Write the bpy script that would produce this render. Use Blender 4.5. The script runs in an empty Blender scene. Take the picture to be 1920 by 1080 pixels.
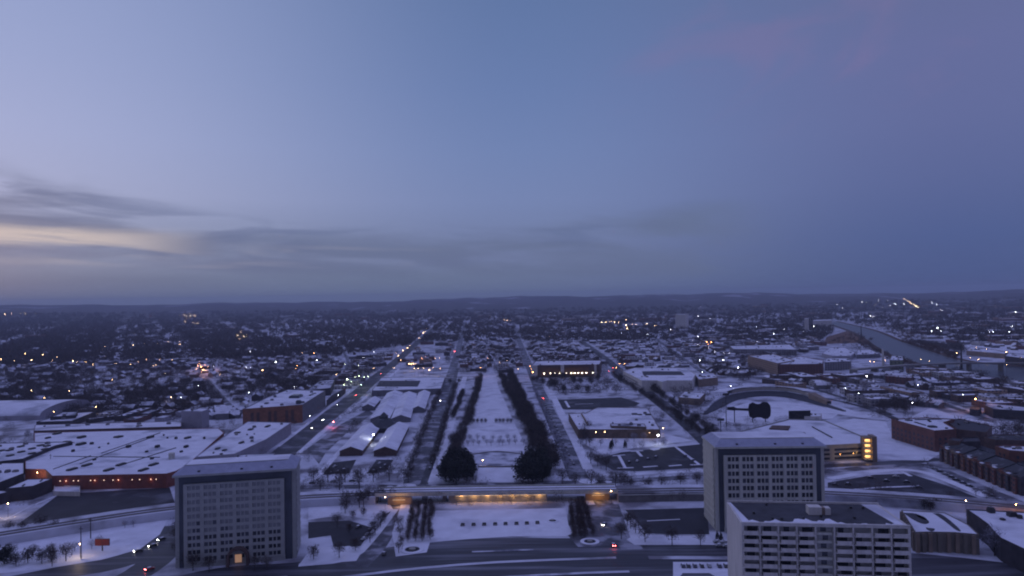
import bpy, math, random
import numpy as np
from mathutils import Matrix, Vector
R = math.radians
random.seed(7); rng = np.random.default_rng(7)
scene = bpy.context.scene
COL = scene.collection

# ------------------------------------------------------------------ camera
F = 1300.0; CAMZ = 133.0; PITCH = 20/F; ROLL = -0.0161
cam_d = bpy.data.cameras.new('camera'); cam = bpy.data.objects.new('camera', cam_d); COL.objects.link(cam)
cam_d.sensor_width = 36; cam_d.lens = 36*F/1920; cam_d.clip_start = 1; cam_d.clip_end = 60000
RM = Matrix.Rotation(R(90)+PITCH, 3, 'X') @ Matrix.Rotation(ROLL, 3, 'Z')
cam.matrix_world = Matrix.Translation((0, 0, CAMZ)) @ RM.to_4x4()
scene.camera = cam

# ------------------------------------------------------------------ sky, dusk
world = bpy.data.worlds.new('World'); scene.world = world; world.use_nodes = True
nt = world.node_tree; nt.nodes.clear()
def N(t, **k):
    n = nt.nodes.new(t)
    for a, b in k.items(): setattr(n, a, b)
    return n
def setin(sock, v):
    if hasattr(v, 'is_output') or isinstance(v, bpy.types.NodeSocket): nt.links.new(v, sock)
    else: sock.default_value = v
def M(op, a, b=None, c=None, clamp=False):
    n = N('ShaderNodeMath', operation=op, use_clamp=clamp)
    setin(n.inputs[0], a)
    if b is not None: setin(n.inputs[1], b)
    if c is not None: setin(n.inputs[2], c)
    return n.outputs[0]
def SS(v, lo, hi):
    n = N('ShaderNodeMapRange', interpolation_type='SMOOTHSTEP'); setin(n.inputs[0], v)
    n.inputs[1].default_value = lo; n.inputs[2].default_value = hi
    return n.outputs[0]
def lin(c): return [((v/255+.055)/1.055)**2.4 if v > 10 else v/255/12.92 for v in c]
def MIX(f, a, b, mode='MIX'):
    n = N('ShaderNodeMix', data_type='RGBA', blend_type=mode); setin(n.inputs[0], f)
    for i, v in ((6, a), (7, b)):
        if isinstance(v, (tuple, list)): n.inputs[i].default_value = (*v[:3], 1)
        else: nt.links.new(v, n.inputs[i])
    return n.outputs[2]
tc = N('ShaderNodeTexCoord'); sx = N('ShaderNodeSeparateXYZ'); nt.links.new(tc.outputs['Generated'], sx.inputs[0])
EL = M('MULTIPLY', M('ARCSINE', sx.outputs[2]), 180/math.pi)
AZ = M('MULTIPLY', M('ARCTAN2', sx.outputs[0], sx.outputs[1]), 180/math.pi)
def ramp(stops):                       # stops: (elevation in degrees, sRGB)
    n = N('ShaderNodeValToRGB'); nt.links.new(M('DIVIDE', M('ADD', EL, 10), 100, clamp=True), n.inputs[0])
    cr = n.color_ramp
    while len(cr.elements) < len(stops): cr.elements.new(.5)
    for e, (a, c) in zip(cr.elements, stops): e.position = (a+10)/100
    for i, (a, c) in enumerate(stops): cr.elements[i].color = (*lin(c), 1)
    return n.outputs[0]
SKY_L = [(-6, (90, 98, 130)), (0, (112, 129, 156)), (4, (138, 150, 180)), (8, (166, 174, 210)), (12, (164, 174, 214)), (17, (156, 168, 210)), (24, (146, 160, 204)), (40, (160, 167, 232)), (85, (162, 166, 236))]
SKY_C = [(-6, (86, 94, 126)), (0, (104, 120, 152)), (4, (112, 126, 166)), (8, (117, 134, 180)), (12, (112, 132, 180)), (17, (104, 126, 175)), (24, (96, 119, 166)), (40, (148, 155, 224)), (85, (162, 166, 236))]
SKY_R = [(-6, (72, 84, 124)), (0, (74, 92, 138)), (4, (78, 96, 147)), (8, (90, 103, 153)), (12, (98, 108, 157)), (17, (102, 110, 158)), (24, (99, 109, 152)), (40, (146, 152, 220)), (85, (162, 166, 236))]
base = MIX(SS(AZ, -40, 2), ramp(SKY_L), ramp(SKY_C))
base = MIX(SS(AZ, 0, 34), base, ramp(SKY_R))
# the half of the sky away from the afterglow is darker
base = MIX(M('MULTIPLY', SS(M('ABSOLUTE', AZ), 50, 120), SS(EL, 75, 30)), base, lin((104, 106, 150)))
def noise(sa, se, scale, detail, seed, dist=0.0, skew=0.0):
    v = N('ShaderNodeCombineXYZ'); setin(v.inputs[0], M('MULTIPLY', AZ, sa))
    setin(v.inputs[1], M('MULTIPLY', M('ADD', EL, M('MULTIPLY', AZ, skew)), se)); v.inputs[2].default_value = seed
    n = N('ShaderNodeTexNoise'); nt.links.new(v.outputs[0], n.inputs['Vector'])
    n.inputs['Scale'].default_value = scale; n.inputs['Detail'].default_value = detail; n.inputs['Distortion'].default_value = dist
    return n.outputs[0]
# grey-blue cloud bank low over the horizon, left to right of centre, torn along its upper edge
az7 = M('ADD', AZ, 7); tilt = M('SUBTRACT', EL, M('MULTIPLY', M('MULTIPLY', az7, az7), .0042))
env = M('MULTIPLY', SS(EL, .4, 2.4), SS(tilt, 6.3, 3.9)); env = M('MULTIPLY', env, SS(AZ, 22, 13))
cl = SS(noise(.06, .36, 1.0, 10, 3.3, .9, .02), .38, .60)
base = MIX(M('MULTIPLY', M('MULTIPLY', env, cl), .8), base, lin((99, 113, 147)))
env2 = M('MULTIPLY', SS(tilt, 2.6, 4.2), SS(tilt, 6.2, 5.0)); env2 = M('MULTIPLY', env2, SS(AZ, 17, 12))
cl2 = SS(noise(.11, .62, 1.0, 10, 9.4, .8, .02), .47, .63)
base = MIX(M('MULTIPLY', M('MULTIPLY', env2, cl2), .48), base, lin((92, 108, 148)))
wisp = M('MULTIPLY', SS(noise(.16, .9, 1.0, 10, 6.6, .6, .05), .48, .70), M('MULTIPLY', SS(EL, 1.5, 3.5), SS(tilt, 7.0, 5.0)))
base = MIX(M('MULTIPLY', M('MULTIPLY', wisp, SS(AZ, 26, 14)), .26), base, lin((98, 110, 146)))
base = MIX(M('MULTIPLY', M('MULTIPLY', SS(EL, 3.2, 1.4), SS(AZ, 10, -10)), .7), base, lin((106, 122, 150)))
# cream afterglow showing through gaps at the far left, thinner streaks towards the middle
pk = M('MULTIPLY', M('MULTIPLY', SS(EL, 2.6, 3.9), SS(EL, 6.0, 4.9)), SS(AZ, -22, -33))
st = SS(noise(.05, .55, 1.0, 7, 4.7, .8, .06), .34, .60)
base = MIX(M('MULTIPLY', M('MULTIPLY', pk, st), .95), base, lin((206, 194, 192)))
pk2 = M('MULTIPLY', M('MULTIPLY', SS(EL, 2.0, 3.0), SS(EL, 4.8, 3.6)), SS(AZ, 2, -10))
st2 = SS(noise(.07, .9, 1.0, 6, 2.2, .6, .03), .52, .70)
base = MIX(M('MULTIPLY', M('MULTIPLY', pk2, st2), .6), base, lin((150, 152, 174)))
# pink wisps high on the right
pw = M('MULTIPLY', M('MULTIPLY', SS(EL, 11, 15), SS(EL, 26, 19)), SS(AZ, 4, 14))
ws = SS(noise(.09, .15, 1.0, 6, 5.9, 1.0, -.3), .52, .72)
base = MIX(M('MULTIPLY', M('MULTIPLY', pw, ws), .28), base, lin((134, 116, 160)))
sky = N('ShaderNodeTexSky', sky_type='NISHITA'); sky.sun_disc = False
sky.sun_elevation = R(1.0); sky.sun_rotation = R(-50); sky.altitude = 200; sky.dust_density = 2.0
bg1 = N('ShaderNodeBackground'); nt.links.new(base, bg1.inputs[0]); bg1.inputs[1].default_value = 0.97
bg2 = N('ShaderNodeBackground'); nt.links.new(sky.outputs[0], bg2.inputs[0]); bg2.inputs[1].default_value = 0.01
ad = N('ShaderNodeAddShader'); nt.links.new(bg1.outputs[0], ad.inputs[0]); nt.links.new(bg2.outputs[0], ad.inputs[1])
wo = N('ShaderNodeOutputWorld'); nt.links.new(ad.outputs[0], wo.inputs[0])

# ------------------------------------------------------------------ sun (already down: a faint broad afterglow from the left)
sd = bpy.data.lights.new('sun', 'SUN'); sd.energy = 0.12; sd.angle = R(25); sd.color = (1.0, .86, .82)
so = bpy.data.objects.new('sun', sd); COL.objects.link(so)
az, el = R(-50), R(9)
so.rotation_euler = Vector((-math.sin(az)*math.cos(el), -math.cos(az)*math.cos(el), -math.sin(el))).to_track_quat('-Z', 'Y').to_euler()
vs = scene.view_settings
scene.display_settings.display_device = 'sRGB'; vs.view_transform = 'Standard'; vs.look = 'None'; vs.exposure = 0; vs.gamma = 1
scene.render.engine = 'CYCLES'; cy = scene.cycles
cy.max_bounces = 4; cy.diffuse_bounces = 2; cy.glossy_bounces = 2; cy.volume_bounces = 0; cy.transparent_max_bounces = 8
cy.use_denoising = True; cy.filter_width = 2.0; cy.sample_clamp_indirect = 3

# ------------------------------------------------------------------ land form and survey helpers
def sm(t): t = np.clip(t, 0, 1); return t*t*(3-2*t)
def T(x, y):                           # terrain height: flat city floor, wooded hills from 6 km on
    d = np.hypot(x, y); a = np.arctan2(x, y)
    r = 148 + 22*np.sin(a*7+.6) + 13*np.sin(a*19+2) + 7*np.sin(a*43) + 5*np.sin(a*91+1) + 4*np.sin(a*171)
    return sm((d-5600)/7200)*r + sm((d-6000)/1500)*14*np.sin(a*23+d*.0011) * sm((12500-d)/1500)
def ray(px, py): return RM @ Vector(((px-960)/F, -(py-540)/F, -1))
def G(px, py, z=0.0):                  # the point at height z above the land that shows at (px, py) of the photo
    v = ray(px, py); h = math.hypot(v.x, v.y); v = v/h
    if v.z < -1e-5:
        t = (CAMZ-z)/-v.z
        if t < 5400: return Vector((v.x*t, v.y*t, z))
    lo, hi = 5000., 12800.
    if CAMZ+v.z*hi > float(T(v.x*hi, v.y*hi))+z: t = 11000.
    else:
        for _ in range(40):
            t = (lo+hi)/2
            if CAMZ+v.z*t > float(T(v.x*t, v.y*t))+z: lo = t
            else: hi = t
    return Vector((v.x*t, v.y*t, float(T(v.x*t, v.y*t))+z))
def hz(px): return 560-(px-960)*.0161
def hh(px, yt, yb): return CAMZ*(1-(yt-hz(px))/(yb-hz(px)))      # height of something from its top and foot
def PX(p):
    v = RM.transposed() @ (Vector(p)-Vector((0, 0, CAMZ)))
    return (960-v.x/v.z*F, 540+v.y/v.z*F)

# ------------------------------------------------------------------ materials
MATS = {}
def mat(name, c, rough=.85, var=.12, scale=.35, c2=None, thr=None, detail=4, spec=.25, metal=0., stretch=None, soft=.08):
    """c varied by noise; with c2 + thr, patches of c2 where the noise passes thr"""
    if name in MATS: return MATS[name]
    m = bpy.data.materials.new(name); m.use_nodes = True; t = m.node_tree; b = t.nodes['Principled BSDF']
    b.inputs['Roughness'].default_value = rough; b.inputs['Specular IOR Level'].default_value = spec; b.inputs['Metallic'].default_value = metal
    g = t.nodes.new('ShaderNodeNewGeometry'); n = t.nodes.new('ShaderNodeTexNoise'); n.inputs['Detail'].default_value = detail
    n.inputs['Scale'].default_value = scale
    if stretch:
        mp = t.nodes.new('ShaderNodeMapping'); mp.inputs['Scale'].default_value = stretch
        t.links.new(g.outputs['Position'], mp.inputs[0]); t.links.new(mp.outputs[0], n.inputs['Vector'])
    else: t.links.new(g.outputs['Position'], n.inputs['Vector'])
    r = t.nodes.new('ShaderNodeValToRGB'); e = r.color_ramp.elements
    e[0].position = .3; e[1].position = .7
    e[0].color = (*[x*(1-var) for x in c], 1); e[1].color = (*[min(1, x*(1+var)) for x in c], 1)
    t.links.new(n.outputs[0], r.inputs[0]); out = r.outputs[0]
    if c2 is not None:
        n2 = t.nodes.new('ShaderNodeTexNoise'); n2.inputs['Scale'].default_value = scale*.45; n2.inputs['Detail'].default_value = 6
        src = mp.outputs[0] if stretch else g.outputs['Position']
        t.links.new(src, n2.inputs['Vector'])
        r2 = t.nodes.new('ShaderNodeMapRange'); r2.inputs[1].default_value = thr-soft; r2.inputs[2].default_value = thr+soft
        t.links.new(n2.outputs[0], r2.inputs[0])
        mx = t.nodes.new('ShaderNodeMix'); mx.data_type = 'RGBA'; t.links.new(r2.outputs[0], mx.inputs[0])
        t.links.new(out, mx.inputs[6]); mx.inputs[7].default_value = (*c2, 1); out = mx.outputs[2]
    t.links.new(out, b.inputs['Base Color'])
    MATS[name] = m; return m
def glow(name, c, s):
    if name in MATS: return MATS[name]
    m = bpy.data.materials.new(name); m.use_nodes = True; b = m.node_tree.nodes['Principled BSDF']
    b.inputs['Base Color'].default_value = (*c, 1); b.inputs['Emission Color'].default_value = (*c, 1); b.inputs['Emission Strength'].default_value = s
    m.cycles.emission_sampling = 'NONE'; MATS[name] = m; return m
def facade(name, c, glass=(.03, .035, .05), bay=3.6, storey=3.3, wu=(.28, .72), wv=(.3, .75), var=.15):
    """wall with rows of window openings laid out in metres along the wall (UV = metres), for the distant blocks"""
    if name in MATS: return MATS[name]
    m = mat(name, c, var=var, scale=.2); t = m.node_tree; b = t.nodes['Principled BSDF']; src = b.inputs['Base Color'].links[0].from_socket
    uv = t.nodes.new('ShaderNodeUVMap'); s = t.nodes.new('ShaderNodeSeparateXYZ'); t.links.new(uv.outputs[0], s.inputs[0])
    def mm(op, a, v):
        n = t.nodes.new('ShaderNodeMath'); n.operation = op; t.links.new(a, n.inputs[0])
        if hasattr(v, 'node'): t.links.new(v, n.inputs[1])
        else: n.inputs[1].default_value = v
        return n.outputs[0]
    def inside(a, per, lo, hi):
        f = mm('FRACT', mm('DIVIDE', a, per), 0); return mm('MULTIPLY', mm('GREATER_THAN', f, lo), mm('LESS_THAN', f, hi))
    k = mm('MULTIPLY', inside(s.outputs[0], bay, *wu), inside(s.outputs[1], storey, *wv))
    mx = t.nodes.new('ShaderNodeMix'); mx.data_type = 'RGBA'; t.links.new(k, mx.inputs[0]); t.links.new(src, mx.inputs[6])
    mx.inputs[7].default_value = (*glass, 1); t.links.new(mx.outputs[2], b.inputs['Base Color']); return m

snow = mat('snow', (.66, .68, .76), var=.10, scale=.10, rough=.9, c2=(.42, .43, .50), thr=.62, soft=.1, detail=7)
snow_roof = mat('roof_snow', (.66, .68, .76), var=.08, scale=.09, rough=.9, c2=(.34, .36, .42), thr=.60, detail=6)
snow_thin = mat('thin_roof_snow', (.52, .54, .62), var=.1, scale=.15, c2=(.14, .15, .19), thr=.55)
snow_patch = mat('patchy_roof_snow', (.66, .68, .76), var=.08, scale=.12, c2=(.05, .05, .06), thr=.53, soft=.03)
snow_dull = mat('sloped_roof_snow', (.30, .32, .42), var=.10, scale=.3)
snow_field = mat('trodden_snow', (.52, .54, .62), var=.16, scale=.07, c2=(.17, .17, .20), thr=.55, soft=.07, detail=7)
asphalt = mat('asphalt', (.040, .042, .052), var=.35, scale=.12, c2=(.17, .175, .21), thr=.58, rough=.7, detail=6)
asphalt_slush = mat('slushy_asphalt', (.08, .083, .10), var=.35, scale=.16, c2=(.30, .31, .37), thr=.54, rough=.75, detail=6, soft=.06)
asphalt_wet = mat('wet_asphalt', (.036, .037, .048), var=.4, scale=1, rough=.55, c2=(.17, .175, .21), thr=.60, soft=.1, stretch=(.02, .32, 1), detail=6)
lot = mat('parking_asphalt', (.026, .027, .036), var=.3, scale=.08, rough=.8, c2=(.10, .103, .125), thr=.63, detail=6)
concrete = mat('concrete', (.27, .27, .26), var=.12, scale=.25)
concrete_d = mat('weathered_concrete', (.19, .18, .18), var=.2, scale=.2)
pale = mat('pale_concrete', (.47, .47, .43), var=.14, scale=.6, stretch=(1, 1, .12))
pale2 = mat('white_painted_wall', (.54, .52, .50), var=.13, scale=.6, stretch=(1, 1, .15))
brick = mat('red_brick', (.155, .072, .06), var=.25, scale=.3)
brick2 = mat('brown_brick', (.10, .066, .06), var=.25, scale=.3)
brick3 = mat('orange_brick', (.22, .105, .068), var=.22, scale=.3)
darkw = mat('dark_wall', (.05, .045, .055), var=.3, scale=.2)
greyw = mat('grey_wall', (.16, .16, .18), var=.15, scale=.2)
tanw = mat('tan_wall', (.22, .17, .135), var=.15, scale=.2)
lilac = mat('pale_metal_siding', (.30, .29, .34), var=.08, scale=.2)
glass = mat('dark_glass', (.018, .022, .032), var=.3, scale=.4, rough=.12, spec=.5)
glass_b = mat('blind_backed_glass', (.21, .22, .23), var=.15, scale=.4, rough=.4, spec=.4)
glass_m = mat('half_blind_glass', (.045, .052, .07), var=.2, scale=.4, rough=.2, spec=.5)
curtain = mat('curtain_glass', (.05, .06, .08), var=.25, scale=.15, rough=.25, spec=.5)
rooft = mat('tar_roof', (.05, .052, .062), var=.3, scale=.2)
shingle = mat('dark_shingle', (.048, .052, .062), var=.2, scale=.5, c2=(.16, .17, .2), thr=.66)
steel = mat('dark_steel', (.05, .05, .055), rough=.5, metal=.3)
ballast = mat('track_ballast', (.10, .095, .10), var=.3, scale=.6)
bark = mat('bark', (.045, .036, .036), var=.25, scale=1)
twig = mat('bare_twigs', (.066, .052, .052), var=.3, scale=.2)
twig_b = mat('brown_twigs', (.055, .036, .032), var=.3, scale=.25)
twig_f = mat('frosted_twigs', (.22, .22, .28), var=.25, scale=.2)
ever = mat('evergreen_leaves', (.022, .026, .024), var=.45, scale=.35)
scrub = mat('brown_scrub', (.085, .052, .036), var=.35, scale=.15)
rust = mat('rust_brown_bank', (.13, .07, .04), var=.3, scale=.08)
signm = mat('orange_sign_panel', (.22, .05, .045), var=.1, scale=.3)
black = mat('black_panel', (.012, .012, .016), var=.2, scale=.5, rough=.4)
tyre = mat('tyre_rubber', (.02, .02, .02), var=.1)
wood = mat('wooded_hill', (.036, .036, .044), var=.4, scale=.02, c2=(.34, .35, .42), thr=.63, detail=8, stretch=(.35, .12, .35), soft=.03)
L_warm = glow('warm_lamp', (1, .60, .28), 46); L_white = glow('white_lamp', (.92, .95, 1), 42); L_orange = glow('orange_lamp', (1, .42, .13), 65)
L_red = glow('red_lamp', (1, .10, .10), 55); L_green = glow('greenish_lamp', (.85, 1, .55), 50)
L_win = glow('lit_window', (1, .62, .28), .6); L_amber = glow('amber_lit_glass', (1, .60, .24), 1.3)
L_head = glow('headlight', (1, .93, .85), 60)
water = mat('river_water', (.03, .036, .05), var=.1, scale=.01, rough=.3, spec=.35)

# ------------------------------------------------------------------ mesh helpers
def tag(o, label=None, cat=None, group=None, kind=None):
    if label: o['label'] = label
    if cat: o['category'] = cat
    if group: o['group'] = group
    if kind: o['kind'] = kind
    return o
class MB:
    def __init__(s): s.v = []; s.f = []; s.uv = {}; s.mi = []; s.m = 0
    def face(s, pts, uv=None):
        i = len(s.v); s.v += [tuple(p) for p in pts]; s.f.append(tuple(range(i, i+len(pts)))); s.mi.append(s.m)
        if uv: s.uv[len(s.f)-1] = uv
    def box(s, x0, x1, y0, y1, z0, z1):
        a = [(x0, y0), (x1, y0), (x1, y1), (x0, y1)]; s.prism(a, z0, z1); return s
    def prism(s, a, z0, z1, bottom=True):
        n = len(a); u = 0
        for i in range(n):
            p, q = a[i], a[(i+1) % n]; l = math.hypot(q[0]-p[0], q[1]-p[1])
            s.face([(p[0], p[1], z0), (q[0], q[1], z0), (q[0], q[1], z1), (p[0], p[1], z1)], [(u, z0), (u+l, z0), (u+l, z1), (u, z1)]); u += l
        s.face([(p[0], p[1], z1) for p in a])
        if bottom: s.face([(p[0], p[1], z0) for p in reversed(a)])
        return s
    def tube(s, p, q, r0, r1=None, n=6):
        p, q = Vector(p), Vector(q); r1 = r0 if r1 is None else r1; d = (q-p).normalized()
        a = d.orthogonal().normalized(); b = d.cross(a); A = []; B = []
        for i in range(n):
            t = 2*math.pi*i/n; w = a*math.cos(t)+b*math.sin(t); A.append(p+w*r0); B.append(q+w*r1)
        for i in range(n): s.face([A[i], A[(i+1) % n], B[(i+1) % n], B[i]])
        s.face(list(reversed(A))); s.face(B); return s
    def ball(s, c, r, n=6):
        c = Vector(c)
        for i in range(n//2):
            t0, t1 = math.pi*i/(n//2), math.pi*(i+1)/(n//2)
            for j in range(n):
                u0, u1 = 2*math.pi*j/n, 2*math.pi*(j+1)/n
                P = lambda t, u: c+Vector((math.sin(t)*math.cos(u), math.sin(t)*math.sin(u), math.cos(t)))*r
                q = [P(t0, u0), P(t1, u0), P(t1, u1), P(t0, u1)]
                if i == 0: q = [q[0], q[1], q[2]]
                elif i == n//2-1: q = [q[0], q[1], q[3]]
                s.face(q)
        return s
    def mesh(s, name, mats):
        me = bpy.data.meshes.new(name); me.from_pydata(s.v, [], s.f)
        if s.uv:
            l = me.uv_layers.new(name='UVMap').data
            for fi, uv in s.uv.items():
                for k, li in enumerate(me.polygons[fi].loop_indices): l[li].uv = uv[k]
        if not isinstance(mats, (list, tuple)): mats = [mats]
        for m in mats: me.materials.append(m)
        if len(mats) > 1: me.polygons.foreach_set('material_index', s.mi)
        me.update(); return me
    def build(s, name, mats, parent=None, loc=None): return link(name, s.mesh(name, mats), parent, loc)
def link(name, me, parent=None, loc=None):
    o = bpy.data.objects.new(name, me); COL.objects.link(o)
    if parent: o.parent = parent
    if loc is not None: o.location = loc
    return o
def thing(name, label, cat, loc=(0, 0, 0), rz=0, group=None):
    o = bpy.data.objects.new(name, None); COL.objects.link(o); o.location = loc; o.rotation_euler[2] = rz; o.empty_display_size = .5
    return tag(o, label, cat, group)
def dup(o, loc, rz=0, label=None, group=None, s=1.0):
    c = o.copy(); COL.objects.link(c); c.location = loc; c.rotation_euler[2] = rz; c.scale = (s, s, s)
    if label: c['label'] = label
    if group: c['group'] = group
    for ch in KIDS[o.name]:
        d = ch.copy(); COL.objects.link(d); d.parent = c
        for g in KIDS.get(ch.name, []):
            e = g.copy(); COL.objects.link(e); e.parent = d
    return c
KIDS = {}
def proto(o):
    KIDS[o.name] = list(o.children)
    for c in o.children: KIDS[c.name] = list(c.children)
    return o
# occupied ground (so that the scattered blocks and trees keep off it)
OCC = []
def occupy(pts, grow=0):
    xs = [p[0] for p in pts]; ys = [p[1] for p in pts]
    OCC.append((min(xs)-grow, max(xs)+grow, min(ys)-grow, max(ys)+grow, [(p[0], p[1]) for p in pts], grow))
def inpoly(x, y, P):
    c = False; j = len(P)-1
    for i in range(len(P)):
        if (P[i][1] > y) != (P[j][1] > y) and x < (P[j][0]-P[i][0])*(y-P[i][1])/(P[j][1]-P[i][1])+P[i][0]: c = not c
        j = i
    return c
def segd(x, y, P):
    b = 1e9
    for i in range(len(P)):
        ax, ay = P[i-1]; bx, by = P[i]; dx, dy = bx-ax, by-ay; L = dx*dx+dy*dy or 1
        t = max(0, min(1, ((x-ax)*dx+(y-ay)*dy)/L)); b = min(b, math.hypot(x-ax-t*dx, y-ay-t*dy))
    return b
def blocked(x, y, r=0):
    for a, b, c, d, P, g in OCC:
        if a-r <= x <= b+r and c-r <= y <= d+r:
            if inpoly(x, y, P) or (r+g and segd(x, y, P) < r+g): return True
    return False
Zs = [0.02]
def zlayer(): Zs[0] += .0009; return Zs[0]
Zt = [0]
def ztop(z): Zt[0] += .0007; return z+Zt[0]
def sheet(name, px, m, z=None, occ=True, world=False):
    """a flat piece of ground, outlined by where its corners show"""
    z = zlayer() if z is None else ztop(z)
    P = [Vector((p[0], p[1], 0)) if world else G(*p) for p in px]
    if occ: occupy(P)
    b = MB(); b.face([(p.x, p.y, z) for p in P]); o = b.build(name, m)
    if o.data.polygons[0].normal.z < 0: o.data.flip_normals()
    return tag(o, kind='structure')
def offset_line(P, w0, w1=None):
    w1 = w0 if w1 is None else w1; A = []; B = []
    for i, p in enumerate(P):
        d = (P[min(i+1, len(P)-1)]-P[max(i-1, 0)]); d.z = 0; d.normalize(); n = Vector((-d.y, d.x, 0)); w = w0+(w1-w0)*i/(len(P)-1)
        A.append(p+n*w/2); B.append(p-n*w/2)
    return A, B
def smooth(P, k=2):
    for _ in range(k):
        Q = [P[0]]
        for a, b in zip(P, P[1:]): Q += [a*.75+b*.25, a*.25+b*.75]
        P = Q+[P[-1]]
    return P
def road(name, px, w, m=None, z=None, occ=True, w1=None, k=2, t=0):
    z = zlayer() if z is None else ztop(z)
    P = smooth([G(*p) for p in px], k); A, B = offset_line(P, w, w1)
    if occ: occupy([*A, *reversed(B)])
    b = MB()
    for i in range(len(P)-1):
        q = [B[i], B[i+1], A[i+1], A[i]]
        b.face([(p.x, p.y, z+t) for p in q])
        if t:
            b.face([(B[i].x, B[i].y, 0), (B[i+1].x, B[i+1].y, 0), (B[i+1].x, B[i+1].y, z+t), (B[i].x, B[i].y, z+t)])
            b.face([(A[i+1].x, A[i+1].y, 0), (A[i].x, A[i].y, 0), (A[i].x, A[i].y, z+t), (A[i+1].x, A[i+1].y, z+t)])
    o = b.build(name, m or asphalt)
    if not t and o.data.polygons[0].normal.z < 0: o.data.flip_normals()
    return tag(o, kind='structure')
def ccw(P):
    a = sum(P[i-1][0]*P[i][1]-P[i][0]*P[i-1][1] for i in range(len(P))); return P if a > 0 else list(reversed(P))
def inset(P, d):
    P = ccw(P); n = len(P); out = []
    for i in range(n):
        a, b, c = Vector(P[i-1][:2]), Vector(P[i][:2]), Vector(P[(i+1) % n][:2])
        u = (b-a).normalized(); v = (c-b).normalized(); nu = Vector((-u.y, u.x)); nv = Vector((-v.y, v.x))
        k = nu+nv; k = k/max(.25, k.length_squared/2) if k.length > 1e-6 else nu
        p = b+k*d; out.append((p.x, p.y))
    return out
def shell(P, h, par=.7, t=.45, z0=-.3):
    """walls of a flat-roofed block with a parapet standing par above the roof deck"""
    P = [(p[0], p[1]) for p in ccw(P)]; I = inset(P, t); b = MB(); u = 0; n = len(P)
    for i in range(n):
        p, q, a, c = P[i], P[(i+1) % n], I[i], I[(i+1) % n]; l = math.hypot(q[0]-p[0], q[1]-p[1]); z = h+par
        b.face([(*p, z0), (*q, z0), (*q, z), (*p, z)], [(u, z0), (u+l, z0), (u+l, z), (u, z)]); u += l
        b.face([(*p, z), (*q, z), (*c, z), (*a, z)], [(0, .1)]*4); b.face([(*a, z), (*c, z), (*c, h-.1), (*a, h-.1)], [(0, .1)]*4)
    return b, I
ROOF = {}; UNITS = {}
def unit_mesh(i):
    if i not in UNITS:
        w, l, t = ((1.4, 1.8, 1.1), (2.6, 3.4, 1.6), (1.0, 5.0, .7), (3.6, 2.6, 2.0))[i]; b = MB().box(-w/2, w/2, -l/2, l/2, 0, t*.8); b.box(-w*.36, w*.36, -l*.4, l*.4, t*.8, t); UNITS[i] = b.mesh('roof_vent', (steel, concrete_d, steel, greyw)[i])
    return UNITS[i]
def block(name, label, cat, roofpx, h, wall, roof=None, par=.7, group=None, world=None):
    """a flat-roofed building from the outline of its roof (height h): thing > wall, roof"""
    P = [(p.x, p.y) for p in (G(x, y, h) for x, y in roofpx)] if world is None else world
    cx = sum(p[0] for p in P)/len(P); cyy = sum(p[1] for p in P)/len(P); occupy([(p[0], p[1]) for p in P], 3)
    o = thing(name, label, cat, (cx, cyy, 0), 0, group); L = [(p[0]-cx, p[1]-cyy) for p in P]
    b, I = shell(L, h, par); b.build('wall', wall, o)
    r = MB(); r.face([(*p, h) for p in I]); ROOF[o.name] = r.build('roof', roof or snow_roof, o)
    C_ = ccw(L); area = abs(sum(C_[i-1][0]*C_[i][1]-C_[i][0]*C_[i-1][1] for i in range(len(C_))))/2; d = math.hypot(cx, cyy)
    if d < 2300 and area > 260 and name not in ('factory', 'loading_dock', 'parking_garage', 'theatre', 'auditorium'):
        xs = [p[0] for p in C_]; ys = [p[1] for p in C_]; k = min(9, 2+int(area/420)); rv = random.Random(int(area*7)); a0 = math.atan2(C_[1][1]-C_[0][1], C_[1][0]-C_[0][0])
        for _ in range(k):
            for _t in range(12):
                x, y = rv.uniform(min(xs), max(xs)), rv.uniform(min(ys), max(ys))
                if inpoly(x, y, C_) and segd(x, y, C_) > 3.2:
                    q = link('roof_vent', unit_mesh(rv.randrange(4)), ROOF[o.name], (x, y, h)); q.rotation_euler[2] = a0; break
    return o, C_
def windows(o, P, h, edges=None, bay=3.6, storey=3.4, z0=1.4, w=1.5, hgt=1.7, m=None, limit=60, lit=0, frame=None, seed=1):
    """framed windows on those walls of a block that look towards the viewpoint"""
    rr = random.Random(seed); n = len(P); c = Vector(o.location); k = 0
    gl = MB().box(-w/2, w/2, -.07, .0, 0, hgt).mesh('window', m or glass); gl2 = MB().box(-w/2, w/2, -.07, .0, 0, hgt).mesh('window', L_win)
    cand = []
    for i in range(n):
        a, b = Vector((*P[i], 0)), Vector((*P[(i+1) % n], 0)); d = b-a; L = d.length; d.normalize(); nn = Vector((d.y, -d.x, 0))
        if nn.dot(Vector((0, 0, 0))-(c+(a+b)/2)) < 0 or L < 5: continue
        if edges is not None and i not in edges: continue
        nb = max(1, int((L-1.5)//bay)); nf = max(1, int((h-z0-.4)//storey)); s = (L-nb*bay)/2
        for f in range(nf):
            for j in range(nb): cand.append((a+d*(s+(j+.5)*bay)+Vector((0, 0, z0+f*storey))+nn*.02, math.atan2(d.y, d.x)))
    rest = []
    for p, az in cand:
        if k < limit:
            q = link('window', gl2 if rr.random() < lit else gl, o, p); q.rotation_euler[2] = az; k += 1
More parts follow.
